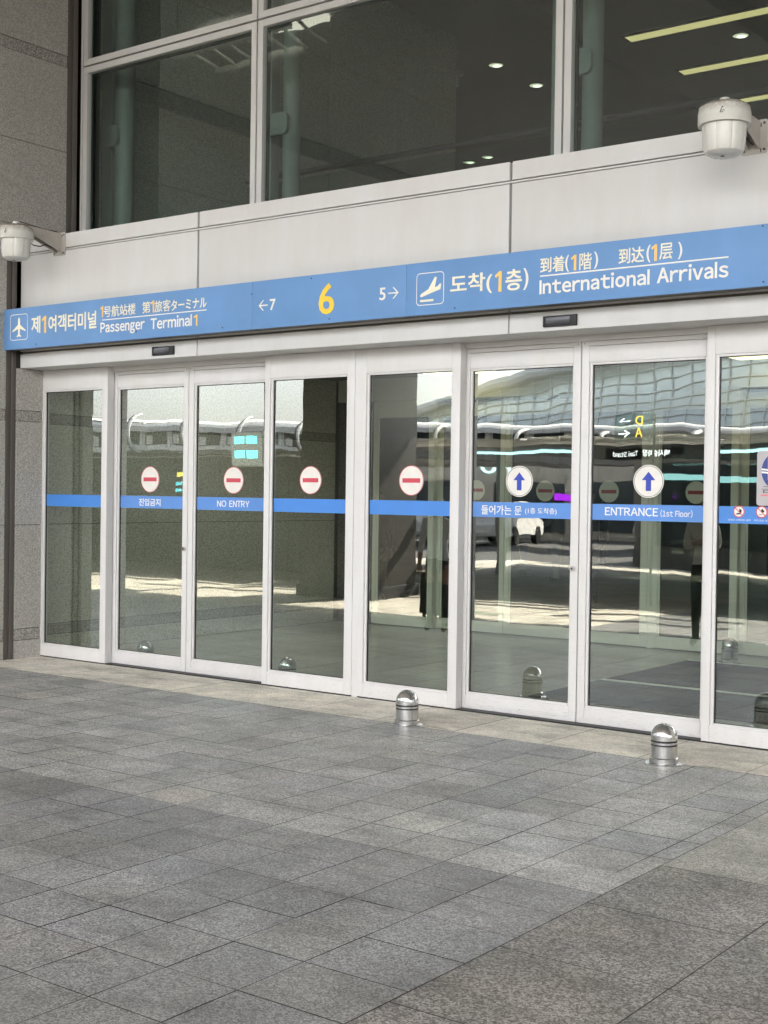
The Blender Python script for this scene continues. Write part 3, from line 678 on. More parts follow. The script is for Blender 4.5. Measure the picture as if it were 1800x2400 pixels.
# ------------------------------------------------------------------ white bell shaped wall fixtures
def fixture(label, xp, yc, worn):
    root = thing('wall_fixture', label, 'wall fixture', (xp, -0.27, 3.82), 'white bell shaped fixtures on brackets')
    org = (xp, -0.27, 3.82); cz = 3.607
    g = MB(); mod = lambda r, z, a: r*(1.0 - 0.045*max(0.0, math.cos(a*8))**6)
    g.lathe([(0.030, 0.0), (0.085, 0.006), (0.112, 0.024), (0.122, 0.06), (0.126, 0.12), (0.130, 0.195)], CUP, (0, 0, 0), 64, mod)
    g.lathe([(0.012, -0.002), (0.012, 0.002)], BLACK, (0.0, -0.02, 0), 12)
    o = g.build('ribbed_cup', None); o.location = (xp, yc, cz); attach(o, root)
    g = MB(); g.lathe([(0.140, 0.182), (0.152, 0.180), (0.153, 0.25), (0.146, 0.285), (0.115, 0.306), (0.055, 0.316), (0.01, 0.318)], RUST, (0, 0, 0), 48)
    g.lathe([(0.030, 0.314), (0.032, 0.334), (0.026, 0.344), (0.01, 0.345)], CUP, (0, 0, 0), 20)
    # small printed triangle mark
    for (x0, z0, x1, z1) in ((-.014, .222, .0, .256), (.0, .256, .004, .248), (-.008, .232, .014, .232), (-.014, .222, .006, .222)):
        a = R(-72); q = 0.1537
        P = [(q*math.cos(a+x_/q), q*math.sin(a+x_/q), z_) for x_, z_ in ((x0, z0), (x1, z1))]
        g.tube(P[0], P[1], 0.0018, BLACK, seg=6)
    o = g.build('weathered_cap', None); o.location = (xp, yc, cz); attach(o, root)
    g = MB(); g.prism(rounded(xp-.083, xp+.083, 3.722, 3.928, 0.014), 'y', -0.271, -0.277, BRKT)
    for sx_ in (-0.064, 0.064):
        for z in (3.744, 3.906): g.tube((xp+sx_, -0.282, z), (xp+sx_, -0.277, z), 0.008, DKGREY, seg=10)
    for z in (3.74, 3.895): g.box(xp+0.040, xp+0.046, -0.2785, -0.2771, z-0.012, z+0.012, BLACK)
    pl = g.build('mounting_plate', root, org)
    g = MB()
    side = [(-0.277, 3.745), (-0.277, 3.918), (yc+0.06, 3.934), (yc-0.02, 3.936), (yc-0.02, 3.918), (yc+0.13, 3.862)]
    for sx_ in (-0.036, 0.034): g.prism(side, 'x', xp+sx_, xp+sx_+0.003, BRKT)
    g.box(xp-.033, xp+.034, yc-0.02, yc+0.10, 3.9245, 3.9285, BRKT)
    for k, (yy, zz) in enumerate(((-0.42, 3.875), (-0.47, 3.885))): g.box(xp-.0385, xp-.0362, yy-0.014, yy+0.014, zz-0.007, zz+0.007, BLACK)
    g.build('bracket_arm', root, org)
    g = MB()
    pts = [(xp, yc-0.01, 3.952), (xp-0.01, yc+0.06, 3.958), (xp-.015, yc+.2, 3.947), (xp-.01, yc+.33, 3.935), (xp, -0.30, 3.935)]
    g.path(pts, 0.0045, BLACK, 6); g.build('cable', root, org); g = MB()
    pts = [(xp-.01, yc+.12, 3.81), (xp-.012, yc+.2, 3.775), (xp-.01, yc+.27, 3.775), (xp-.008, yc+.33, 3.80), (xp, -0.29, 3.775)]
    g.path(pts, 0.005, BLACK, 6); g.build('cable', root, org)
    return root
fixture('white ribbed bell shaped fixture on a bracket beside the granite wall', -9.65, -0.755, 0)
fixture('white ribbed bell shaped fixture with rusty cap under the right window', -3.115, -0.745, 1)

# ------------------------------------------------------------------ bollards
def bollard(label, x, y, z=0.0, group='low steel bollards'):
    root = thing('bollard', label, 'bollard', (x, y, z), group); r = 0.079
    def part(name, prof, mat, seg=48):
        g = MB(); g.lathe(prof, mat, (0, 0, 0), seg); o = g.build(name, None); o.parent = root; return o
    part('flange', [(0.112, 0.0), (0.112, 0.004), (0.106, 0.008), (r+.002, 0.010)], STEEL)
    part('sleeve', [(r+.0065, 0.0105), (r+.0065, 0.036), (r+.003, 0.040), (r, 0.042)], STEEL)
    part('body', [(r, 0.0425), (r, 0.112), (r-.003, 0.1125), (r-.003, 0.1205), (r, 0.121), (r, 0.134), (r-.003, 0.1345), (r-.003, 0.1445)], STEEL)
    part('black_ring', [(r-.001, 0.1125), (r-.0005, 0.1165), (r-.001, 0.1203)], BLACK)
    part('black_ring', [(r-.001, 0.1348), (r-.0005, 0.139), (r-.001, 0.1443)], BLACK)
    dome = [(r, 0.145), (r, 0.163)] + [(r*math.cos(R(t)), 0.163+0.080*math.sin(R(t))) for t in (8, 16, 24, 32, 40, 48, 56, 64, 72, 80, 86)]
    part('dome', dome, STEEL)
    return root
b1 = bollard('stainless steel domed bollard in front of the fixed glass panel', -5.355, -0.735)
def copy_bollard(label, x, y, z):
    c = copy_tree(b1); c.location = (x, y, z); c['label'] = label; return c
copy_bollard('stainless steel domed bollard nearest the right edge, by ENTRANCE door', -3.405, -0.80, 0)

# ------------------------------------------------------------------ upper windows
wx = [-10.161, -7.8875, -4.853, -1.83]
wlab = [['lower left window above the sign, beside the granite wall', 'wide lower middle window above the number 6 sign', 'lower right window above the International Arrivals sign'],
        ['upper left window pane cut by the top edge, beside granite wall', 'upper middle window cut by the top edge', 'upper right window above the lower right window']]
for r_, (z0, z1) in enumerate(((3.93, 5.697), (5.715, 7.98))):
    for k in range(3):
        a, b = wx[k]+(0.009 if k else 0), wx[k+1]-0.009
        root = thing('window', wlab[r_][k], 'window', ((a+b)/2, 0.42, z0), 'large windows above the doors'); og = ((a+b)/2, 0.42, z0)
        g = MB(); w = 0.058
        # mitred frame
        q = [(a, z0), (b, z0), (b, z1), (a, z1)]; p_ = [(a+w, z0+w), (b-w, z0+w), (b-w, z1-w), (a+w, z1-w)]
        for s in range(4):
            t = (s+1) % 4; u0, u1 = Vector(q[s]), Vector(q[t]); e = (u1-u0).normalized()*0.0008
            g.prism([tuple(u0+e), tuple(u1-e), tuple(Vector(p_[t])-e), tuple(Vector(p_[s])+e)], 'y', 0.42, 0.475, WHITE)
        g.build('frame', root, og)
        g = MB(); g.box(a+w-0.002, a+w+0.02, 0.478, 0.50, z0+w, z1-w, BLACK); g.box(b-w-0.02, b-w+0.002, 0.478, 0.50, z0+w, z1-w, BLACK); g.box(a+w+.0205, b-w-.0205, 0.478, 0.50, z1-w-0.02, z1-w+.002, BLACK); g.build('gasket', root, og)
        g = MB(); g.box(a+w-0.01, b-w+0.01, 0.452, 0.472, z0+w-0.01, z1-w+0.01, WINGLASS); g.build('pane', root, og)
g = MB(); g.box(-10.197, -10.171, 0.42, 0.50, 3.92, 7.98, WHITE, 0.002)
tag(g.build('window_trim', None, (-10.18, 0.45, 3.92)), 'narrow white vertical trim between granite wall and left windows', 'trim')
g = MB(); g.box(-10.17, -1.82, 0.505, 0.56, 5.66, 5.75, DKGREY)
for x in wx[1:]: g.box(x-0.03, x+0.03, 0.505, 0.56, 3.92, 7.98, DKGREY)
g.box(-10.2, -10.10, 0.52, 0.58, 3.92, 7.98, DKGREY)
tag(g.build('window_backing', None, (-6, 0.53, 3.92)), 'dark grey bars behind the joints of the window frames', 'window bars')

# ------------------------------------------------------------------ inside: vestibule and hall
SAGE = paint('sage_steel', (0.42, 0.42, 0.41), 0.45, 0.05)
CEIL = plain('hall_ceiling', (0.185, 0.188, 0.185), 0.8)
DARKW = plain('hall_dark_wall', (0.13, 0.135, 0.135), 0.6)
g = MB(); g.box(-10.6, 40, 0.10, 4.72, -0.3, -0.002, FLOOR); g.box(-60, 40, 4.72, 40, -0.3, -0.003, FLOOR); tag(g.build('hall_floor'), kind='structure')
iw = thing('granite_wall', 'granite side wall of the vestibule seen through the left glass doors', 'wall', (-10.45, 2.4, 0))
g = MB()
for z0, z1, bnd in [(0.0, .172, 0), (.172, .28, 1), (.28, 1.2575, 0), (1.2575, 2.232, 0), (2.232, 2.332, 1), (2.332, 2.99, 0)]:
    ys_ = [0.10+0.93*k for k in range(6)]
    for a, b in zip(ys_, ys_[1:]): g.box(-10.6, -10.40-(0.004 if bnd else 0), a+0.002, min(b, 4.70)-0.002, z0+0.0025, z1-0.0025, GRAN_BAND if bnd else GRAN_IN)
g.box(-10.65, -10.41, 0.1, 4.7, 0, 2.99, JOINT); g.build('granite_cladding', iw, (-10.45, 2.4, 0))
uw = thing('granite_wall', 'granite wall of the upper hall seen through the windows', 'wall', (-10.5, 4, 4))
g = MB()
for z0, z1, bnd in [(3.9, 4.847, 0), (4.847, 5.65, 0), (5.65, 5.85, 1), (5.85, 6.9, 0), (6.9, 7.99, 0)]:
    ys_ = [0.60, 1.9, 3.2, 4.5, 5.88, 7.28]
    for a, b in zip(ys_, ys_[1:]): g.box(-10.7, -10.40-(0.004 if bnd else 0), a+0.004, b-0.004, z0+0.004, z1-0.004, GRAN_BAND if bnd else GRAN_IN)
g.box(-10.69, -10.415, 0.6, 7.27, 3.9, 7.99, JOINT); g.build('granite_cladding', uw, (-10.5, 4, 4))
g = MB(); g.box(-10.65, 40, 0.46, 3.6, 3.0, 3.9, DARKW); g.box(-10.65, 40, 3.6, 4.85, 3.0, 3.6, DARKW); tag(g.build('gallery_floor', None), kind='structure')
g = MB(); g.box(-80, 40, 0.45, 60, 8.0, 8.3, CEIL)
for x in (-9.1, -5.9, -2.7, 0.5): g.box(x-.16, x+.16, 0.6, 50, 7.86, 7.999, CEIL)
tag(g.build('hall_ceiling'), kind='structure')
g = MB(); g.box(-80, 40, 44, 44.5, -0.3, 8.0, DARKW); g.box(-60.5, -60, 4, 44, -0.3, 8, DARKW); g.box(40, 40.4, 0.3, 44, -0.3, 8, DARKW); g.box(-60, -10.7, 4.86, 5.2, -0.3, 8, DARKW); tag(g.build('hall_wall', None), 'dark walls deep inside the hall behind the glass doors', 'wall')
# columns with clamp plates
colroot = None
for k, (x, lab) in enumerate(((-10.875, 'pale green round column behind the left windows'), (-8.415, 'pale green round column behind the middle windows'), (-5.185, 'pale green round column behind the right window'))):
    r_ = thing('column', lab, 'column', (x, 1.5, 3.9), 'pale green columns behind the windows')
    if k == 0:
        proto = []
    x0 = x if k else -10.18
    yq = 1.5 if k else 0.95
    if k == 0: r_.location = (-10.12, 0.92, 3.9)
    X, Y = r_.location.x, r_.location.y
    rad = 0.085 if k else 0.10
    g = MB(); g.tube((X, Y, 3.9), (X, Y, 7.99), rad, SAGE, seg=28); g.build('shaft', r_, (X, Y, 3.9))
    ox = -0.28 if k else -0.20
    g = MB(); g.box(X+ox-0.07, X+ox+0.07, Y-0.06, Y+0.06, 3.9, 7.99, SAGE, 0.004); g.build('post', r_, (X, Y, 3.9))
    g = MB(); zc = 5.12
    pts = rounded(X+ox+0.02, X+0.05, zc-0.105, zc+0.105, 0.06); g.prism(pts, 'y', Y-rad-0.045, Y-rad-0.004, SAGE); g.build('clamp_plate', r_, (X, Y, 3.9))
# handrail and glass balustrade
r_ = thing('balustrade', 'glass balustrade with dark round handrail inside the windows', 'balustrade', (-5, 3.0, 3.9))
g = MB(); g.tube((-10.38, 3.0, 5.13), (20, 3.0, 5.13), 0.03, DKGREY, seg=16); g.build('handrail', r_, (-5, 3, 3.9))
for k in range(7):
    a = -10.37+1.45*k
    g = MB(); g.box(a+0.006, a+1.444, 2.99, 3.006, 3.92, 5.06, INGLASS); g.build('glass_panel', r_, (-5, 3, 3.9))
# ceiling lamps
LAMPW = emit('downlight_glow', (1.0, 0.95, 0.70), 0.34)
LAMPR = emit('downlight_reflector', (1.0, 0.97, 0.66), 0.115)
STRIPL = emit('strip_lamp_glow', (1.0, 0.80, 0.36), 0.12)
dl = None
for x, y, lab in ((-10.6, 8.62, 'left glowing round downlight in the dark ceiling'), (-10.6, 9.8, 'second glowing round downlight, nearer the middle mullion'), (-7.15, 9.44, 'glowing round downlight between the strip lamps'), (-14.08, 13.25, 'lower left round lamp seen through the balustrade'), (-13.58, 13.11, 'lower right round lamp seen through the balustrade')):
    if dl is None:
        dl = thing('downlight', lab, 'ceiling lamp', (x, y, 7.99), 'round ceiling lamps in the hall')
        g = MB(); g.lathe([(0.135, 0.0), (0.135, -0.012), (0.105, -0.014), (0.105, 0.0)], DKGREY, (0, 0, 0), 32); o = g.build('trim_ring', None); o.parent = dl
        g = MB(); g.lathe([(0.104, -0.012), (0.103, -0.008)], LAMPR, (0, 0, 0), 32); o = g.build('reflector', None); o.parent = dl
        g = MB(); g.lathe([(0.066, -0.016), (0.065, -0.014)], LAMPW, (0, 0.03, 0), 32); o = g.build('lamp', None); o.parent = dl
        c = dl
    else:
        c = copy_tree(dl)
    c.location = (x, y, 7.99); c['label'] = lab
sl = None
for y, lab in ((8.72, 'longest yellow strip lamp in the dark ceiling, topmost'), (10.5, 'middle yellow strip lamp in the dark ceiling'), (12.35, 'lowest yellow strip lamp just above the handrail')):
    if sl is None:
        sl = thing('strip_lamp', lab, 'ceiling lamp', (0, 0, 0), 'yellow strip lamps in the ceiling')
        g = MB(); g.box(-8.5, 6.0, -0.12, 0.12, -0.012, -0.004, STRIPL); o = g.build('diffuser', None); o.parent = sl
        g = MB(); g.box(-8.54, 6.04, -0.16, -0.121, -0.02, 0.0, DKGREY); g.box(-8.54, 6.04, 0.121, 0.16, -0.02, 0, DKGREY); o = g.build('trim', None); o.parent = sl
        c = sl
    else: c = copy_tree(sl)
    c.location = (0, y, 7.995); c['label'] = lab
g = MB(); g.lathe([(0.12, 0), (0.12, -0.03), (0.05, -0.05), (0.048, -0.20), (0.03, -0.21)], WHITE, (0, 0, 0), 24)
o = g.build('ceiling_camera', None); o.location = (-11.3, 8.6, 7.99); tag(o, 'small pale ceiling camera beside the left downlight', 'camera')

# inner row of doors
YI = 4.75
GI = 'inner glass doors of the vestibule'
def inner(label, x0, x1, st, fixed):
    y = YI if fixed else YI+0.09
    return door(label, x0, x1, y, fixed, GI, None, (), ('inner', st, 1.655, 0.118) if st else None, None, 2.45 if False else 2.722, INDOOR, INGLASS)
inner('inner glass panel nearest the granite side wall', -9.846, -8.945, None, True)
inner('inner sliding door behind the no entry panel', -8.96, -8.018, -8.42, False)
inner('inner sliding door behind the 들어가는 문 door', -8.01, -7.07, -7.50, False)
inner('inner glass panel behind the meeting edges of the entrance doors', -7.09, -6.183, -6.66, True)
inner('inner glass panel behind the ENTRANCE door', -6.12, -5.19, -5.657, True)
inner('inner sliding door behind the rightmost panel', -5.20, -4.25, None, False)
inner('inner sliding door far right, beyond the rightmost panel', -4.24, -3.30, None, False)
inner('inner glass panel at the far right end', -3.31, -2.38, None, True)
g = MB(); g.box(-6.181, -6.122, YI+0.006, YI+0.085, 0, 2.72, INDOOR, 0.003); tag(g.build('door_post', None, (-6.15, YI, 0)), 'pale post between the inner glass panels', 'door post')
g = MB(); g.box(-10.39, -2.3, YI-0.02, YI+0.25, 2.725, 2.995, INDOOR); g.box(-10.39, -9.85, YI, YI+0.1, 0.0, 2.72, GRAN_DARK); g.box(-2.37, 2, YI, YI+0.1, 0.0, 2.99, GRAN_IN)
tag(g.build('door_header', None, (-6, YI, 2.7)), 'pale header over the inner doors with dark end panel', 'door header')
g = MB(); g.box(1.9, 2.0, 0.1, YI, 0, 2.99, GRAN_IN); tag(g.build('granite_wall', None, (2, 2, 0)), 'granite side wall at the right end of the vestibule', 'wall')
for y0, y1, lab in ((0.95, 2.17, 'dark ribbed entrance mat just behind the ENTRANCE door'), (2.25, 4.0, 'dark ribbed entrance mat nearer the inner doors')):
    g = MB(); g.box(-5.38, 1.5, y0, y1, 0.0, 0.008, MATM); tag(g.build('entrance_mat', None, (-2, y0, 0)), lab, 'mat', 'ribbed mats in the vestibule')
g = MB(); g.box(-5.38, 1.5, 2.175, 2.245, 0.0, 0.012, INDOOR, 0.002); g.box(-5.38, 1.5, 4.003, 4.04, 0.0, 0.011, INDOOR, 0.002); tag(g.build('mat_edge_strip', None, (-2, 2.2, 0)), 'pale metal strip edging the ribbed mats', 'metal strip')
VL = emit('vestibule_lamp_glow', (1.0, 0.82, 0.36), 0.42)
for k, x in enumerate((-9.4, -7.2, -5.0, -2.8)):
    g = MB(); g.lathe([(0.16, 2.985), (0.16, 2.992)], emit('vestibule_fill_glow', (1.0, 0.95, 0.84), 4.2), (x, 2.3, 0), 24); tag(g.build('ceiling_lamp', None, (x, 2.3, 2.99)), 'added unseen fill lamp in the vestibule ceiling, behind the door header', 'ceiling lamp', 'added fill lamps in the vestibule ceiling')  # unseen downlights added to brighten the vestibule
for x0, x1, lab in ((-8.75, -7.95, 'warm vestibule ceiling lamp near the middle panels'), (-5.1, -4.2, 'warm vestibule ceiling lamp near the right panel')):
    g = MB(); g.box(x0, x1, 4.22, 4.50, 2.975, 2.992, VL); tag(g.build('ceiling_lamp', None, (x0, 4.3, 2.98)), lab, 'ceiling lamp', 'warm lamps in the vestibule ceiling')
copy_bollard('domed steel bollard inside, behind the 진입금지 door', -9.28, 0.50, -0.055)
copy_bollard('domed steel bollard inside, behind the panel left of the post', -7.52, 0.50, -0.065)
copy_bollard('domed steel bollard inside by the mat, right of the ENTRANCE door', -5.02, 4.18, 0)

# ------------------------------------------------------------------ the street side, seen in the glass
CONC = paint('concrete', (0.36, 0.35, 0.33), 0.8, 0.12, streak=True)
SOFFIT = paint('soffit_panels', (0.52, 0.525, 0.53), 0.7, 0.06)
ROOFW = paint('white_roof_metal', (0.88, 0.88, 0.86), 0.4, 0.04)
GREYCL = paint('grey_cladding', (0.78, 0.785, 0.79), 0.5, 0.06)
WGLASS = plain('pale_window_glass', (0.035, 0.045, 0.055), 0.5, 0.0, 0.2)
DGLASS = plain('dark_window_glass', (0.05, 0.065, 0.075), 0.08, 0.0, 0.8)
g = MB(); g.box(-90, 34, -14.2, -0.58, 8.0, 9.2, SOFFIT); g.box(-90, 34, -0.58, 0.42, 8.0, 9.2, SOFFIT); g.box(-90, 34, -14.5, -14.2, 7.95, 9.9, CONC)
for k in range(9):
    x = -70+9*k
    g.box(x-.3, x+.3, -14.1, -0.6, 7.72, 7.999, SOFFIT)
tag(g.build('elevated_road', None, (0, -8, 8)), 'concrete elevated road deck above the pavement', 'elevated road')
def pillar(x, y, lab):
    r_ = thing('stone_pylon', lab, 'pylon', (x, y, 0))
    g = MB(); g.box(x-.66, x+.66, y-.62, y+.62, 0, 5.0, GRAN_DARK, 0.03); g.build('shaft', r_, (x, y, 0))
    g = MB(); g.box(x-.70, x+.70, y-.66, y+.66, 0.0, 0.18, DKGREY, 0.01); g.build('plinth', r_, (x, y, 0)); return r_
pillar(-12.75, -8.15, 'tall dark granite pylon on the pavement, mirrored in the middle glass panels')
# information pole with lit screens
ip = thing('information_pole', 'dark pole with a grey box of four lit turquoise screens', 'information sign', (-15.3, -8.6, 0))
X, Y = -15.3, -8.6
g = MB(); g.box(X+.05, X+.21, Y-.08, Y+.08, 0, 6.0, DKGREY, 0.01); g.box(X+.27, X+.37, Y-.05, Y+.05, 3.0, 6.0, DKGREY); g.build('pole', ip, (X, Y, 0))
g = MB(); g.box(X-.42, X+.30, Y+.085, Y+.385, 2.03, 2.62, GREYCL, 0.03); g.box(X-.40, X+.28, Y+.386, Y+.40, 2.05, 2.60, emit('box_face_glow', (0.75, 0.78, 0.66), 0.16)); g.build('box', ip, (X, Y, 0))  # grey face given a glow to lighten it under the deck
scr = emit('turquoise_screen', (0.16, 0.95, 0.85), 1.0)
for a in (-.22, .06):
    for b in (2.17, 2.41):
        g = MB(); g.box(X+a-.10, X+a+.13, Y+.402, Y+.41, b, b+.13, scr); g.build('screen', ip, (X, Y, 0))
# shelter over the taxi stand
sh_ = thing('taxi_shelter', 'long flat taxi stand canopy with white edge and dark underside', 'shelter', (-5, -13, 0))
g = MB(); g.box(-15.0, 25, -20.5, -11.5, 2.475, 2.56, DKGREY); g.box(-15.05, 25, -11.5, -11.42, 2.46, 2.60, ROOFW)
rs = random.Random(3)
for q in range(5):  # added slats streak the sunlight; the deepened roof shades the ground behind
    x = -15
    while x < 24:
        L_ = rs.uniform(1.5, 5.0); yq = -11.2+0.42*q
        if rs.random() < (0.8, 0.75, 0.6, 0.45, 0.3)[q]: g.box(x, x+L_, yq, yq+0.2, 2.50, 2.53, ROOFW)
        x += L_+rs.uniform(0.4, 2.0)
g.build('roof', sh_, (-5, -13, 0))
for k in range(7):
    x = -14.5+6*k
    g = MB(); g.tube((x, -15, -0.1), (x, -15, 2.475), 0.09, GREYCL, seg=14); g.build('post', sh_, (-5, -13, 0))
cool = emit('shelter_tube_glow', (0.55, 0.95, 0.95), 0.7)
for k in range(6):
    x = -14.5+5*k
    g = MB(); g.box(x, x+2.2, -14.2, -14.05, 2.42, 2.47, cool); g.build('tube_lamp', sh_, (-5, -13, 0))
BACKLIT = emit('backlit_white', (0.9, 0.95, 0.92), 0.9); BACKLY = emit('backlit_amber', (0.95, 0.62, 0.08), 0.9)
ts = thing('taxi_sign', 'dark hanging board reading 택시승차장 Taxi Stand', 'sign', (-10.3, -12.3, 2.3))
g = MB(); g.box(-10.7, -9.3, -12.35, -12.29, 2.24, 2.44, DKGREY); g.tube((-10.5, -12.32, 2.44), (-10.5, -12.32, 2.475), 0.015, DKGREY); g.tube((-9.5, -12.32, 2.44), (-9.5, -12.32, 2.475), 0.015, DKGREY); bd = g.build('board', ts, (-10.3, -12.3, 2.3))
g = MB(); fit_text(g, '택시승차장', -10.02, -9.52, 2.285, 2.405, -12.288, BACKLIT, 0.01, 0.003, 1); fit_text(g, 'Taxi Stand', -10.55, -10.10, 2.295, 2.39, -12.288, BACKLIT, 0.0, 0.003, 1); g.build('lettering', bd, (-10.3, -12.3, 2.3))
# blue direction board with arrows and zone letters
db = thing('direction_sign', 'blue board with white arrows and yellow letters D and A', 'sign', (-9.2, -9.5, 2.6))
g = MB(); g.box(-9.12, -8.50, -9.53, -9.48, 2.46, 2.82, INGLASS); g.tube((-8.52, -9.56, 0), (-8.52, -9.56, 2.8), 0.02, DKGREY); bd = g.build('board', db, (-9.2, -9.5, 2.6))
g = MB(); fit_text(g, 'D', -8.78, -8.67, 2.66, 2.78, -9.478, BACKLY, 0.01, 0.003, 1); fit_text(g, 'A', -8.78, -8.67, 2.50, 2.62, -9.478, BACKLY, 0.01, 0.003, 1)
fit_text(g, '→', -9.05, -8.86, 2.67, 2.77, -9.478, BACKLIT, 0.01, 0.003, 1); fit_text(g, '←', -9.05, -8.86, 2.51, 2.61, -9.478, BACKLIT, 0.01, 0.003, 1); g.build('lettering', bd, (-9.2, -9.5, 2.6))
# arched walkway building
wk = thing('walkway_building', 'long raised walkway building with white curved roof, arched ribs and windows', 'building', (-36, -33, 0))
A, B_ = Vector((-78, -30, 0)), Vector((-14, -30, 0)); dr = (B_-A).normalized(); nr = Vector((-dr.y, dr.x, 0))
if nr.y < 0: nr = -nr
def wkpt(s, off, z):
    f = max(0.3, min(1.35, 1.23-0.0367*(s-34))); zz = z if z < 3.2 else 3.2+(z-3.2)*f
    return A + dr*s + nr*off + Vector((0, 0, zz))
Lw = (B_-A).length
def strip(mb, prof, mat, s0, s1):
    i = mb.mi(mat); P = [mb.bm.verts.new(wkpt(s0, o_, z)) for o_, z in prof]; Q = [mb.bm.verts.new(wkpt(s1, o_, z)) for o_, z in prof]
    for k in range(len(prof)-1):
        f = mb.bm.faces.new((P[k], P[k+1], Q[k+1], Q[k])); f.material_index = i
    for cap in (P, Q):
        try: mb.bm.faces.new(cap).material_index = i
        except ValueError: pass
g = MB(); strip(g, [(0.0, 3.3), (0.0, 4.35), (-3.0, 4.35), (-3, 3.3), (0.0, 3.3)], GREYCL, 0, Lw); strip(g, [(0.15, 2.6), (0.15, 3.22), (-3, 3.22), (-3, 2.6), (0.15, 2.6)], CONC, 0, Lw); strip(g, [(0.25, 3.22), (0.25, 3.30), (-3, 3.30), (-3, 3.22), (0.25, 3.22)], ROOFW, 0, Lw); g.build('wall', wk, (-36, -33, 0))
g = MB(); strip(g, [(0.25, 4.35), (0.20, 4.6), (0.0, 4.85), (-0.3, 5.0), (-3, 5.05), (-3, 4.35), (.25, 4.35)], ROOFW, 0, Lw); strip(g, [(0.27, 4.30), (0.27, 4.62), (0.1, 4.62), (.1, 4.30), (.27, 4.30)], GREYCL, 0, Lw); g.build('roof', wk, (-36, -33, 0))
k = 0
while 1.2+1.55*k < Lw-1.5:
    s = 1.2+1.55*k
    g = MB(); strip(g, [(0.02, 3.42), (0.02, 4.28), (-0.05, 4.28), (-.05, 3.42), (.02, 3.42)], WGLASS, s, s+1.2); strip(g, [(0.03, 3.46), (0.03, 3.80), (0.021, 3.80), (.021, 3.46), (.03, 3.46)], ROOFW, s+0.08, s+0.45); g.build('window', wk, (-36, -33, 0))
    g = MB(); strip(g, [(0.05, 3.36), (0.05, 4.32), (0.0, 4.32), (0.0, 3.36), (0.05, 3.36)], ROOFW, s+1.27, s+1.40); g.build('pier', wk, (-36, -33, 0))
    if k % 2 == 0:
        g = MB(); pts = [wkpt(s+1.30, 0.10+0.70*math.cos(t), 3.85+0.72*math.sin(t)) for t in [R(q) for q in range(-90, 91, 15)]]
        g.path(pts, 0.06, DKGREY, 8); g.path([q_+Vector((0.11, 0.03, 0)) for q_ in pts], 0.06, ROOFW, 8); g.build('arched_rib', wk, (-36, -33, 0))
    k += 1
for k in range(9):
    s = 2+5*k
    g = MB(); 
    for o_ in (0.0, -2.6): p = wkpt(s, o_-.2, 0); g.tube(p, p+Vector((0, 0, 3.0)), 0.25, CONC, seg=14)
    g.build('support', wk, (-36, -33, 0))
lw_ = thing('covered_wall', 'long dark wall with added shade canopy and small lit letters, mirrored in the left doors', 'wall', (-30, -12, 0))
g = MB(); g.box(-80, -15.2, -12.4, -12.0, -0.1, 2.29, DARKW); g.build('wall', lw_, (-30, -12, 0))
g = MB(); g.box(-80, -15.2, -19.2, -11.25, 2.30, 2.34, DKGREY); g.box(-80, -15.2, -11.25, -11.20, 2.295, 2.335, ROOFW)  # canopy added to shade the ground, its loose slats to streak the sun
rs = random.Random(5)
for q in range(4):
    x = -60
    while x < -15.5:
        L_ = rs.uniform(1.5, 6.0); yq = -11.0+0.47*q
        if rs.random() < (0.85, 0.75, 0.6, 0.5)[q]: g.box(x, min(-15.3, x+L_), yq, yq+0.26-0.03*q, 2.30, 2.33, DKGREY)
        x += L_+rs.uniform(0.4, 2.0)
g.build('canopy', lw_, (-30, -12, 0))
g = MB(); fit_text(g, '06日曜', -20.9, -20.36, 1.89, 1.99, -11.998, emit('yellow_led', (0.85, 0.75, 0.1), 0.9), 0.0, 0.004, 1); g.build('yellow_lettering', lw_, (-30, -12, 0))
g = MB(); fit_text(g, '203050', -20.9, -20.36, 1.70, 1.77, -11.998, emit('cyan_led', (0.15, 0.8, 0.85), 0.9), 0.0, 0.004, 1); fit_text(g, '947240', -20.9, -20.36, 1.56, 1.63, -11.998, emit('cyan_led', (0.15, 0.8, 0.85), 0.9), 0.0, 0.004, 1); g.build('cyan_lettering', lw_, (-30, -12, 0))
# great glass hall behind it
gh = thing('glass_building', 'big curved glass building with white grid lines', 'building', (-50, -95, 0))
GG = paint('green_grey_glass', (0.84, 0.90, 0.87), 0.2, 0.10, 0.5, 0.5)
def roofline(x):
    K = [(-81, 8.0), (-75, 10.3), (-72.6, 10.8), (-67.8, 12.2), (-64, 12.9), (-60, 13.5), (-56, 13.9), (-50, 14.8), (-39, 16.2), (40, 22.0)]
    for (a, p), (b, q) in zip(K, K[1:]):
        if x <= b: return p+(q-p)*(x-a)/(b-a)
    return K[-1][1]
def ghp(x, t, out=0.0): return Vector((x, -95-5.0*math.sin(t*1.9)+out, 2.0+t*(roofline(x)-2.0)))
gx = [-81+1.75*k for k in range(56)]; ts_ = [k/14 for k in range(15)]
g = MB(); i = g.mi(GG); V = [[g.bm.verts.new(ghp(x, t)) for t in ts_] for x in gx]; Bk = [[g.bm.verts.new(ghp(x, t)+Vector((0, -12, 0))) for t in (0, 1)] for x in gx]
for p in range(len(gx)-1):
    for q in range(14):
        f = g.bm.faces.new((V[p+1][q], V[p][q], V[p][q+1], V[p+1][q+1])); f.material_index = i; f.smooth = True
    g.bm.faces.new((V[p][14], Bk[p][1], Bk[p+1][1], V[p+1][14])); g.bm.faces.new((Bk[p][0], Bk[p+1][0], Bk[p+1][1], Bk[p][1]))
g.build('glass_shell', gh, (-50, -95, 0))
g = MB()
for x in gx: g.path([ghp(x, t, 0.12) for t in ts_[::2]], 0.055, ROOFW, 4)
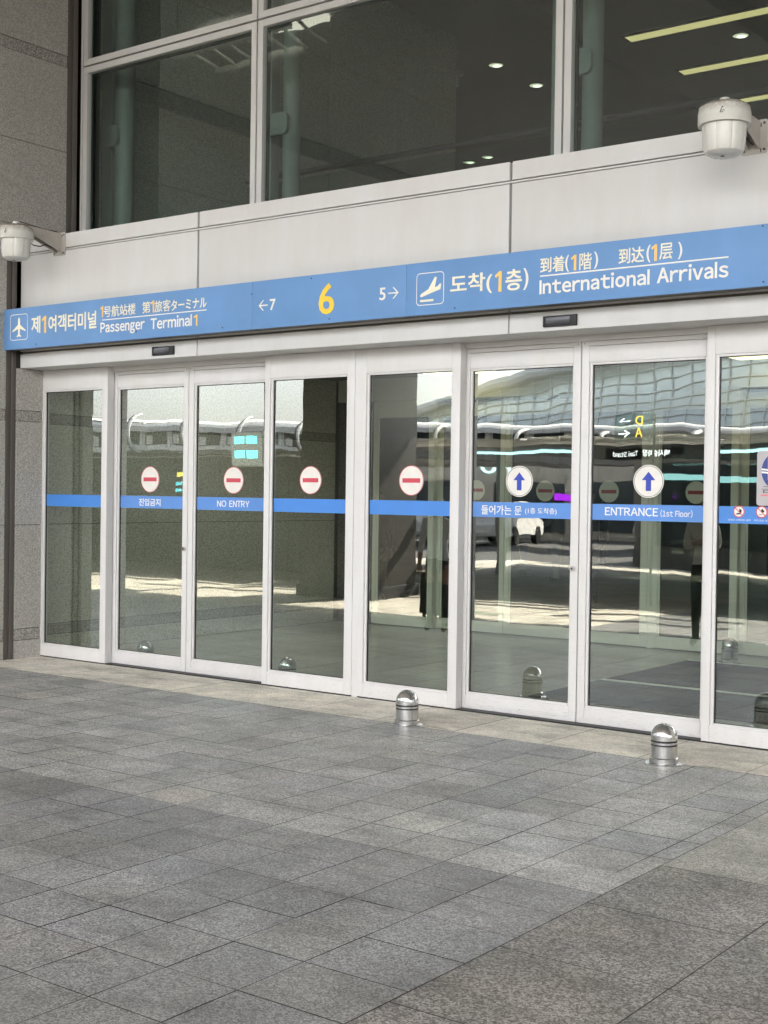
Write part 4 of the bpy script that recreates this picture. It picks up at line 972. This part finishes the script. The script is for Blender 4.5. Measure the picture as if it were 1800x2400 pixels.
for t in ts_[:-1]: g.path([ghp(x, t, 0.12) for x in gx[::4]], 0.055, ROOFW, 4)
g.build('mullion_grid', gh, (-50, -95, 0))
g = MB()
for a, b in zip(gx, gx[1:]): g.tube(ghp(a, 1.0, 0.3), ghp(b, 1.0, 0.3), 0.55, ROOFW, seg=8)
g.build('roof_edge', gh, (-50, -95, 0))
# shops under the walkway: dark arcade with a lit letter board
ar = thing('arcade', 'dark arcade of shops behind the taxi stand', 'building', (-20, -24, 0))
g = MB(); g.box(-14.9, 30, -27, -22, -0.12, 2.9, CONC); g.box(-15.0, 30, -22.0, -21.9, 2.65, 2.95, GREYCL); g.build('wall', ar, (-20, -24, 0))
cl = emit('cool_shop_light', (0.45, 0.9, 0.88), 0.35)
for k in range(7):
    x = -14.3+6.3*k
    g = MB(); g.box(x, x+4.4, -21.99, -21.95, 0.4, 2.4, DGLASS); g.box(x+.2, x+4.2, -21.945, -21.93, 2.0, 2.12, cl); g.build('window', ar, (-20, -24, 0))
sw = thing('shop_wall', 'pale shop wall below the walkway building with lit letters, mirrored in the middle doors', 'wall', (-36, -37, 0))
g = MB(); g.box(-80, -12, -37.5, -37.0, -0.12, 3.1, CONC); g.build('wall', sw, (-36, -37, 0))
for k in range(12):
    x = -62+4.2*k
    g = MB(); g.box(x, x+3.2, -37.0, -36.96, 0.2, 2.1, WGLASS); g.build('window', sw, (-36, -37, 0))
g = MB(); fit_text(g, 'HOYK', -30.4, -27.6, 2.42, 2.98, -36.95, emit('lit_letters', (0.65, 1.0, 0.98), 0.75), 0.03, 0.04, 1); g.build('lit_lettering', sw, (-36, -37, 0))
pt = emit('purple_led', (0.45, 0.03, 0.85), 0.5)
g = MB(); g.box(-25.6, -24.7, -36.955, -36.93, 1.42, 1.70, pt); g.build('purple_display', sw, (-36, -37, 0))

g = MB(); g.tube((-20.32, -20.0, -0.1), (-20.32, -20.0, 7.0), 0.11, ROOFW, 0.07, 14); g.box(-20.6, -18.6, -20.06, -19.94, 6.9, 7.0, ROOFW, 0.02)
tag(g.build('lamp_post', None, (-20.32, -20, -0.1)), 'tall pale lamp post mirrored in the arrow door', 'lamp post')
sl_ = emit('soffit_lamp_glow', (1.0, 0.95, 0.78), 0.6)
for x, y, w in ((-12.7, -4.3, 0.9), (-11.75, -4.5, 0.9)):
    g = MB(); g.box(x-w/2, x+w/2, y-.2, y+.2, 7.90, 7.98, sl_); tag(g.build('soffit_lamp', None, (x, y, 7.94)), 'rectangular lamp under the elevated road, mirrored in the upper left window', 'ceiling lamp', 'lamps under the elevated road')
dk = thing('information_desk', 'pale counter with a lit blue board above, deep inside the hall', 'counter', (-9.0, 20, 0))
g = MB(); g.box(-11.0, -7.0, 19.6, 20.4, 0, 1.05, GREYCL, 0.03); g.box(-11.1, -6.9, 19.5, 20.5, 1.05, 1.10, ROOFW, 0.01); g.build('counter', dk, (-9, 20, 0))
g = MB(); g.box(-10.9, -7.1, 20.6, 20.7, 1.9, 2.35, DKGREY); g.box(-10.8, -7.2, 20.58, 20.598, 1.95, 2.30, emit('blue_board_glow', (0.12, 0.40, 0.62), 0.10)); g.box(-10.9, -10.8, 20.55, 20.75, 0, 1.9, DKGREY); g.box(-7.2, -7.1, 20.55, 20.75, 0, 1.9, DKGREY); g.build('lit_board', dk, (-9, 20, 0))
for k, (x, y) in enumerate(((-16.5, 20.0), (-7.0, 12.0), (-21.0, 26.0))):
    g = MB(); g.box(x-.45, x+.45, y-.45, y+.45, -0.003, 7.99, CEIL, 0.02); tag(g.build('hall_pillar', None, (x, y, 0)), ('square hall pillar behind the luggage trolley', 'square hall pillar behind the ENTRANCE door', 'square hall pillar deepest in the hall')[k], 'pillar', 'pillars of the hall')
ct = thing('cable_tray', 'bright metal tray and tubes under the elevated road, mirrored in the upper left window', 'cable tray', (-12.6, -4.3, 7.7))
g = MB(); g.box(-13.6, -11.4, -4.05, -3.95, 7.62, 7.72, ROOFW, 0.01); g.box(-13.4, -11.8, -4.75, -4.68, 7.58, 7.66, ROOFW, 0.01)
for k in range(7): g.tube((-13.4+0.33*k, -4.75, 7.65), (-13.25+0.33*k, -3.95, 7.70), 0.022, ROOFW, seg=8)
g.build('tray', ct, (-12.6, -4.3, 7.7))
# ------------------------------------------------------------------ cars
CARS = {}
def car(label, x, y, rz, color):
    mat = paint('car_paint_%d' % len(CARS), color, 0.25, 0.03, 0.6); CARS[label] = 1
    root = thing('parked_car', label, 'car', (x, y, -0.12), 'cars waiting along the kerb'); root.rotation_euler = (0, 0, rz)
    def fin(g, name, par=root):
        o = g.build(name, None); o.parent = par; return o
    g = MB()
    prof = [(-2.25, .32), (-2.3, .62), (-2.18, .86), (-1.55, .95), (-0.95, 1.40), (0.55, 1.46), (1.25, 1.02), (2.0, .90), (2.28, .70), (2.28, .32)]
    secs = [(-0.89, 0.86), (-0.84, 1.0), (0.84, 1.0), (0.89, 0.86)]
    i = g.mi(mat); rings = []
    for yy, sc in secs: rings.append([g.bm.verts.new((px*(1 if sc == 1 else .99), yy*(1 if pz < .95 else .80), .32+(pz-.32)*(1 if sc == 1 else .96))) for px, pz in prof])
    n = len(prof)
    for a, b in zip(rings, rings[1:]):
        for s in range(n): f = g.bm.faces.new((a[s], a[(s+1) % n], b[(s+1) % n], b[s])); f.material_index = i
    g.bm.faces.new(rings[0]).material_index = i; g.bm.faces.new(rings[-1][::-1]).material_index = i
    bmesh.ops.bevel(g.bm, geom=list(g.bm.edges), offset=0.035, segments=2, affect='EDGES')
    bd = fin(g, 'body')
    for sgn in (-1, 1):
        g = MB(); g.prism([(-1.30, .98), (-0.88, 1.34), (0.50, 1.39), (1.05, 1.0)], 'y', sgn*0.76, sgn*0.80, DGLASS); fin(g, 'side_window')
        for wx_ in (-1.42, 1.40):
            g = MB(); g.tube((wx_, sgn*0.70, .33), (wx_, sgn*0.92, .33), 0.33, BLACK, seg=24); w_ = fin(g, 'wheel'); g = MB(); g.tube((wx_, sgn*0.9, .33), (wx_, sgn*0.935, .33), 0.2, STEEL, seg=16); fin(g, 'rim', w_)
        g = MB(); g.box(2.2, 2.31, sgn*.62-.17, sgn*.62+.17, .64, .76, LETTER, .02); fin(g, 'headlight')
    for px0, pz0, px1, pz1 in ((1.24, 1.045, .60, 1.45), (-1.52, .97, -.98, 1.40)):
        g = MB(); d = 0.03 if px0 > 0 else -0.03
        v = [g.bm.verts.new((px0+d, -.72, pz0)), g.bm.verts.new((px0+d, .72, pz0)), g.bm.verts.new((px1+d, .62, pz1)), g.bm.verts.new((px1+d, -.62, pz1))]
        v2 = [g.bm.verts.new(q.co+Vector((-d*.8, 0, -.02))) for q in v]
        g.bm.faces.new(v).material_index = g.mi(DGLASS); g.bm.faces.new(v2[::-1])
        for s in range(4): g.bm.faces.new((v[s], v2[s], v2[(s+1) % 4], v[(s+1) % 4]))
        fin(g, 'windscreen' if px0 > 0 else 'rear_window')
    g = MB(); g.box(2.27, 2.30, -.26, .26, .42, .54, LETTER); fin(g, 'number_plate')
    return root
car('white car facing the terminal, mirrored beside the no entry sticker', -27.6, -30.5, R(70), (0.72, 0.72, 0.71))
car('silver car further right of the white cars, mirrored in the ENTRANCE door', -18.0, -31.5, R(80), (0.45, 0.45, 0.46))
car('white car behind the first white car, mirrored in the arrow door', -24.6, -31.5, R(75), (0.70, 0.70, 0.70))

# ------------------------------------------------------------------ people and luggage
SKIN = plain('skin', (0.42, 0.25, 0.18), 0.5)
HAIR = plain('black_hair', (0.012, 0.010, 0.010), 0.4)
def cloth(name, c): return paint('cloth_'+name, c, 0.85, 0.06, 0.2)
def person(label, x, y, rz, top, legs, shoes, long_hair=False, arms='down', H=1.66, long_sleeve=True, short_legs=False, group='people'):
    root = thing('person', label, 'person', (x, y, 0), group); root.rotation_euler = (0, 0, rz); k = H/1.70
    bm = bmesh.new(); sk = bm.verts.layers.skin.verify(); J = {}
    def jv(n, p, r, par=None, root_=False):
        v = bm.verts.new(Vector(p)*k); s = v[sk]; s.radius = (r[0]*k, r[1]*k) if isinstance(r, tuple) else (r*k, r*k); s.use_root = root_
        J[n] = v
        if par: bm.edges.new((J[par], v))
    jv('pelvis', (0, 0, .92), (.155, .115), None, True)
    jv('waist', (0, 0, 1.06), (.130, .098), 'pelvis'); jv('chest', (0, .005, 1.24), (.155, .11), 'waist'); jv('upper', (0, .005, 1.37), (.135, .085), 'chest')
    jv('neck', (0, -.005, 1.47), .052, 'upper'); jv('jaw', (0, -.02, 1.535), (.066, .072), 'neck'); jv('brow', (0, -.01, 1.60), (.076, .090), 'jaw'); jv('crown', (0, .005, 1.665), (.058, .070), 'brow')
    jv('nose', (0, -.098, 1.575), .013, 'brow')
    for s, n in ((-1, 'l'), (1, 'r')):
        jv(n+'ear', (s*.083, .005, 1.58), (.012, .02), 'brow')
        jv(n+'sh', (s*.165, .005, 1.385), .062, 'upper')
        if arms == 'down': el, wr, hd = (s*.225, .02, 1.12), (s*.235, -.05, .88), (s*.235, -.075, .80)
        elif arms == 'push': el, wr, hd = (s*.24, -.05, 1.13), (s*.20, -.30, 1.04), (s*.19, -.37, 1.03)
        else: el, wr, hd = (s*.22, .0, 1.13), (s*.09, -.24, 1.16), (s*.05, -.30, 1.19)
        jv(n+'el', el, .045, n+'sh'); jv(n+'wr', wr, .030, n+'el'); jv(n+'hd', hd, (.038, .022), n+'wr')
        dv = (Vector(hd)-Vector(wr)).normalized(); sd_ = dv.cross(Vector((0, 1, .3))).normalized()
        for q in range(4):
            o1 = Vector(hd)+sd_*(.028*(q-1.5)*.9)+dv*.025; L_ = (.060, .070, .066, .052)[q]
            jv(n+'f%da' % q, o1, .0095, n+'hd'); jv(n+'f%db' % q, o1+dv*L_*.55+Vector((-s*.004, 0, -.004)), .0088, n+'f%da' % q); jv(n+'f%dc' % q, o1+dv*L_+Vector((-s*.014, 0, -.012)), .0075, n+'f%db' % q)
        jv(n+'ta', Vector(hd)-sd_*.035-dv*.01, .011, n+'hd'); jv(n+'tb', Vector(hd)-sd_*.055+dv*.03, .009, n+'ta')
        st = .06*s*(1 if not short_legs else .6)
        jv(n+'hip', (s*.092, .0, .86), .098, 'pelvis'); jv(n+'kn', (s*.105, -.02+st, .49), .058, n+'hip'); jv(n+'an', (s*.11, .02+st, .09), .040, n+'kn'); jv(n+'toe', (s*.125, -.13+st, .035), (.042, .03), n+'an')
    pts = {n: v.co.copy() for n, v in J.items()}
    me = bpy.data.meshes.new('person_skeleton'); bm.to_mesh(me); bm.free()
    ob = bpy.data.objects.new('person_skeleton', me); COL.objects.link(ob)
    ob.modifiers.new('s', 'SKIN').use_smooth_shade = True
    sb = ob.modifiers.new('d', 'SUBSURF'); sb.levels = 2; sb.render_levels = 2
    dg = bpy.context.evaluated_depsgraph_get(); dg.update()
    bme = bpy.data.meshes.new_from_object(ob.evaluated_get(dg)); bpy.data.objects.remove(ob); bpy.data.meshes.remove(me)
    bme.name = 'body'; bme.materials.clear()
    for mt in (SKIN, top, legs, shoes): bme.materials.append(mt)
    def lab_of(n):
        if n in ('neck', 'jaw', 'brow', 'crown', 'nose', 'lear', 'rear'): return 0
        if n in ('pelvis', 'lhip', 'rhip'): return 2
        if n[1:] in ('sh',): return 1
        if n[1:] in ('el',): return 1
        if n[1:] in ('wr', 'hd', 'ta', 'tb') or n[1:2] == 'f': return 0
        if n[1:] in ('kn', 'an'): return 2
        if n[1:] == 'toe': return 3
        return 1
    for p in bme.polygons:
        p.use_smooth = True; c = p.center
        n = min(pts, key=lambda q: (pts[q]-c).length); m_ = lab_of(n)
        if c.z/k < 0.07: m_ = 3
        elif m_ == 0 and n[1:] == 'wr' and long_sleeve: m_ = 1
        elif m_ == 2 and c.z/k > .93: m_ = 1
        if short_legs and m_ == 2 and c.z/k < .52: m_ = 0
        if n == 'neck' and c.z/k < 1.44: m_ = 1
        p.material_index = m_
    bo = bpy.data.objects.new('body', bme); COL.objects.link(bo); bo.parent = root
    # hair as a shell over the skull, eyes and mouth
    g = MB(); i = g.mi(HAIR)
    rr = bmesh.ops.create_uvsphere(g.bm, u_segments=24, v_segments=16, radius=1.0)
    for v in list(rr['verts']):
        q = v.co.copy(); z = 1.615+.098*q.z; yy = .012+.104*q.y; xx = .092*q.x
        if long_hair and q.z < 0.1 and q.y > -.25: z = 1.615-.34*abs(q.z) - .02; yy = .03+.075*q.y; xx = .095*q.x
        v.co = Vector((xx, yy, z))*k
    dead = [v for v in g.bm.verts if v.co.y < -.045*k and v.co.z < 1.645*k]
    bmesh.ops.delete(g.bm, geom=dead, context='VERTS')
    for f in g.bm.faces: f.material_index = i; f.smooth = True
    h = g.build('hair', None); h.parent = root
    g = MB()
    for s in (-1, 1):
        rr = bmesh.ops.create_uvsphere(g.bm, u_segments=10, v_segments=8, radius=.010*k)
        bmesh.ops.translate(g.bm, vec=Vector((s*.030, -.090, 1.595))*k, verts=rr['verts'])
        for f in set(f for v in rr['verts'] for f in v.link_faces): f.material_index = g.mi(HAIR)
    g.box(-.022*k, .022*k, -.094*k, -.080*k, 1.532*k, 1.538*k, plain('lips', (.30, .10, .09), .5)); o = g.build('face_features', None); o.parent = root
    return root
WT, BK, BG, NV = cloth('white', (.90, .895, .88)), cloth('black', (.02, .02, .023)), cloth('beige', (.42, .39, .30)), cloth('navy', (.03, .035, .06))
def suitcase(label, x, y, rz, mat, w=.44, d=.26, h=.64, z=0.0, handle=True, lay=False):
    root = thing('suitcase', label, 'suitcase', (x, y, z)); root.rotation_euler = (0, 0, rz)
    def fin(g, n): o = g.build(n, None); o.parent = root; return o
    g = MB(); g.box(-w/2, w/2, -d/2, d/2, .05, h, mat, .035)
    for q in range(5): g.box(-w/2+.05+q*(w-.1)/4-.008, -w/2+.05+q*(w-.1)/4+.008, -d/2-.006, d/2+.006, .09, h-.04, mat, .004)
    fin(g, 'shell')
    for a in (-1, 1):
        for b in (-1, 1):
            g = MB(); g.tube((a*(w/2-.05), b*(d/2-.05)-.012, .026), (a*(w/2-.05), b*(d/2-.05)+.012, .026), .026, BLACK, seg=14); fin(g, 'wheel')
    g = MB(); g.box(-.07, .07, -d/2+.02, -d/2+.045, h, h+.025, BLACK, .008)
    if handle:
        for a in (-.09, .09): g.tube((a, d/2-.05, h), (a, d/2-.05, h+.36), .008, STEEL, seg=8)
        g.box(-.11, .11, d/2-.065, d/2-.035, h+.35, h+.385, BLACK, .01)
    fin(g, 'handle'); return root
person('person in a white top and dark trousers waiting outside, mirrored in the glass', -8.74, -4.5, R(160), WT, BK, BK, False, 'down', 1.56, False)
suitcase('large dark suitcase with pale rim standing in front of the mirrored person', -9.75, -6.0, R(20), cloth('case_black', (.05, .05, .052)), .46, .28, .58, 0.0, False)
person('person with long dark hair and pale blouse holding a phone, mirrored in glass', -5.74, -5.0, R(170), cloth('cream', (.82, .78, .68)), BK, BK, True, 'hold', 1.62)
person('person in a pale shirt and beige trousers pushing a luggage trolley inside the hall', -12.25, 13.6, R(-80), cloth('sage_shirt', (.42, .45, .40)), BG, BK, False, 'push', 1.70)
pd = person('person in dark clothes standing just behind the rightmost inner door', -5.0, 6.3, R(10), NV, BK, BK, False, 'down', 1.72)
pe = person('person with long dark hair in black top inside, behind the middle post', -11.9, 7.6, R(60), BK, NV, BK, True, 'down', 1.64)
for src, x, y, rz, lab in ((pd, -9.4, 9.5, 0.6, 'dark clothed person standing inside behind the 들어가는 문 door'), (pe, -4.1, 8.2, 2.4, 'long haired person in black standing inside at the far right'), (pd, -13.8, 18.5, 2.0, 'dark clothed person far inside the hall beyond the luggage trolley')):
    c = copy_tree(src); c.location = (x, y, 0); c.rotation_euler = (0, 0, rz); c['label'] = lab
suitcase('black suitcase standing by the inner doors at the right', -4.75, 5.35, R(8), BK, .46, .28, .62)
tr = thing('luggage_trolley', 'airport luggage trolley with wire frame and grey platform inside the hall', 'trolley', (-12.9, 14.6, 0)); tr.rotation_euler = (0, 0, R(10))
def fin_t(g, n): o = g.build(n, None); o.parent = tr; return o
g = MB(); g.box(-.75, .35, -.26, .26, .22, .26, GREYCL, .01); fin_t(g, 'platform')
g = MB(); g.path([(.42, -.25, .2), (.46, -.25, 1.02), (.46, .25, 1.02), (.42, .25, .2)], .016, STEEL); g.path([(-.72, -.22, .26), (-.80, -.22, .74), (-.80, .22, .74), (-.72, .22, .26)], .012, STEEL); fin_t(g, 'frame')
for a, b, r in ((-.55, -.18, .075), (-.55, .18, .075), (.36, -.24, .11), (.36, .24, .11)):
    g = MB(); g.tube((a, b-.02, r), (a, b+.02, r), r, BLACK, seg=20); fin_t(g, 'wheel')
c_ = suitcase('yellow ribbed suitcase lying on the luggage trolley', -13.05, 14.55, R(10), paint('case_yellow', (.36, .31, .10), .45, .05), .60, .30, .46, .215, False)
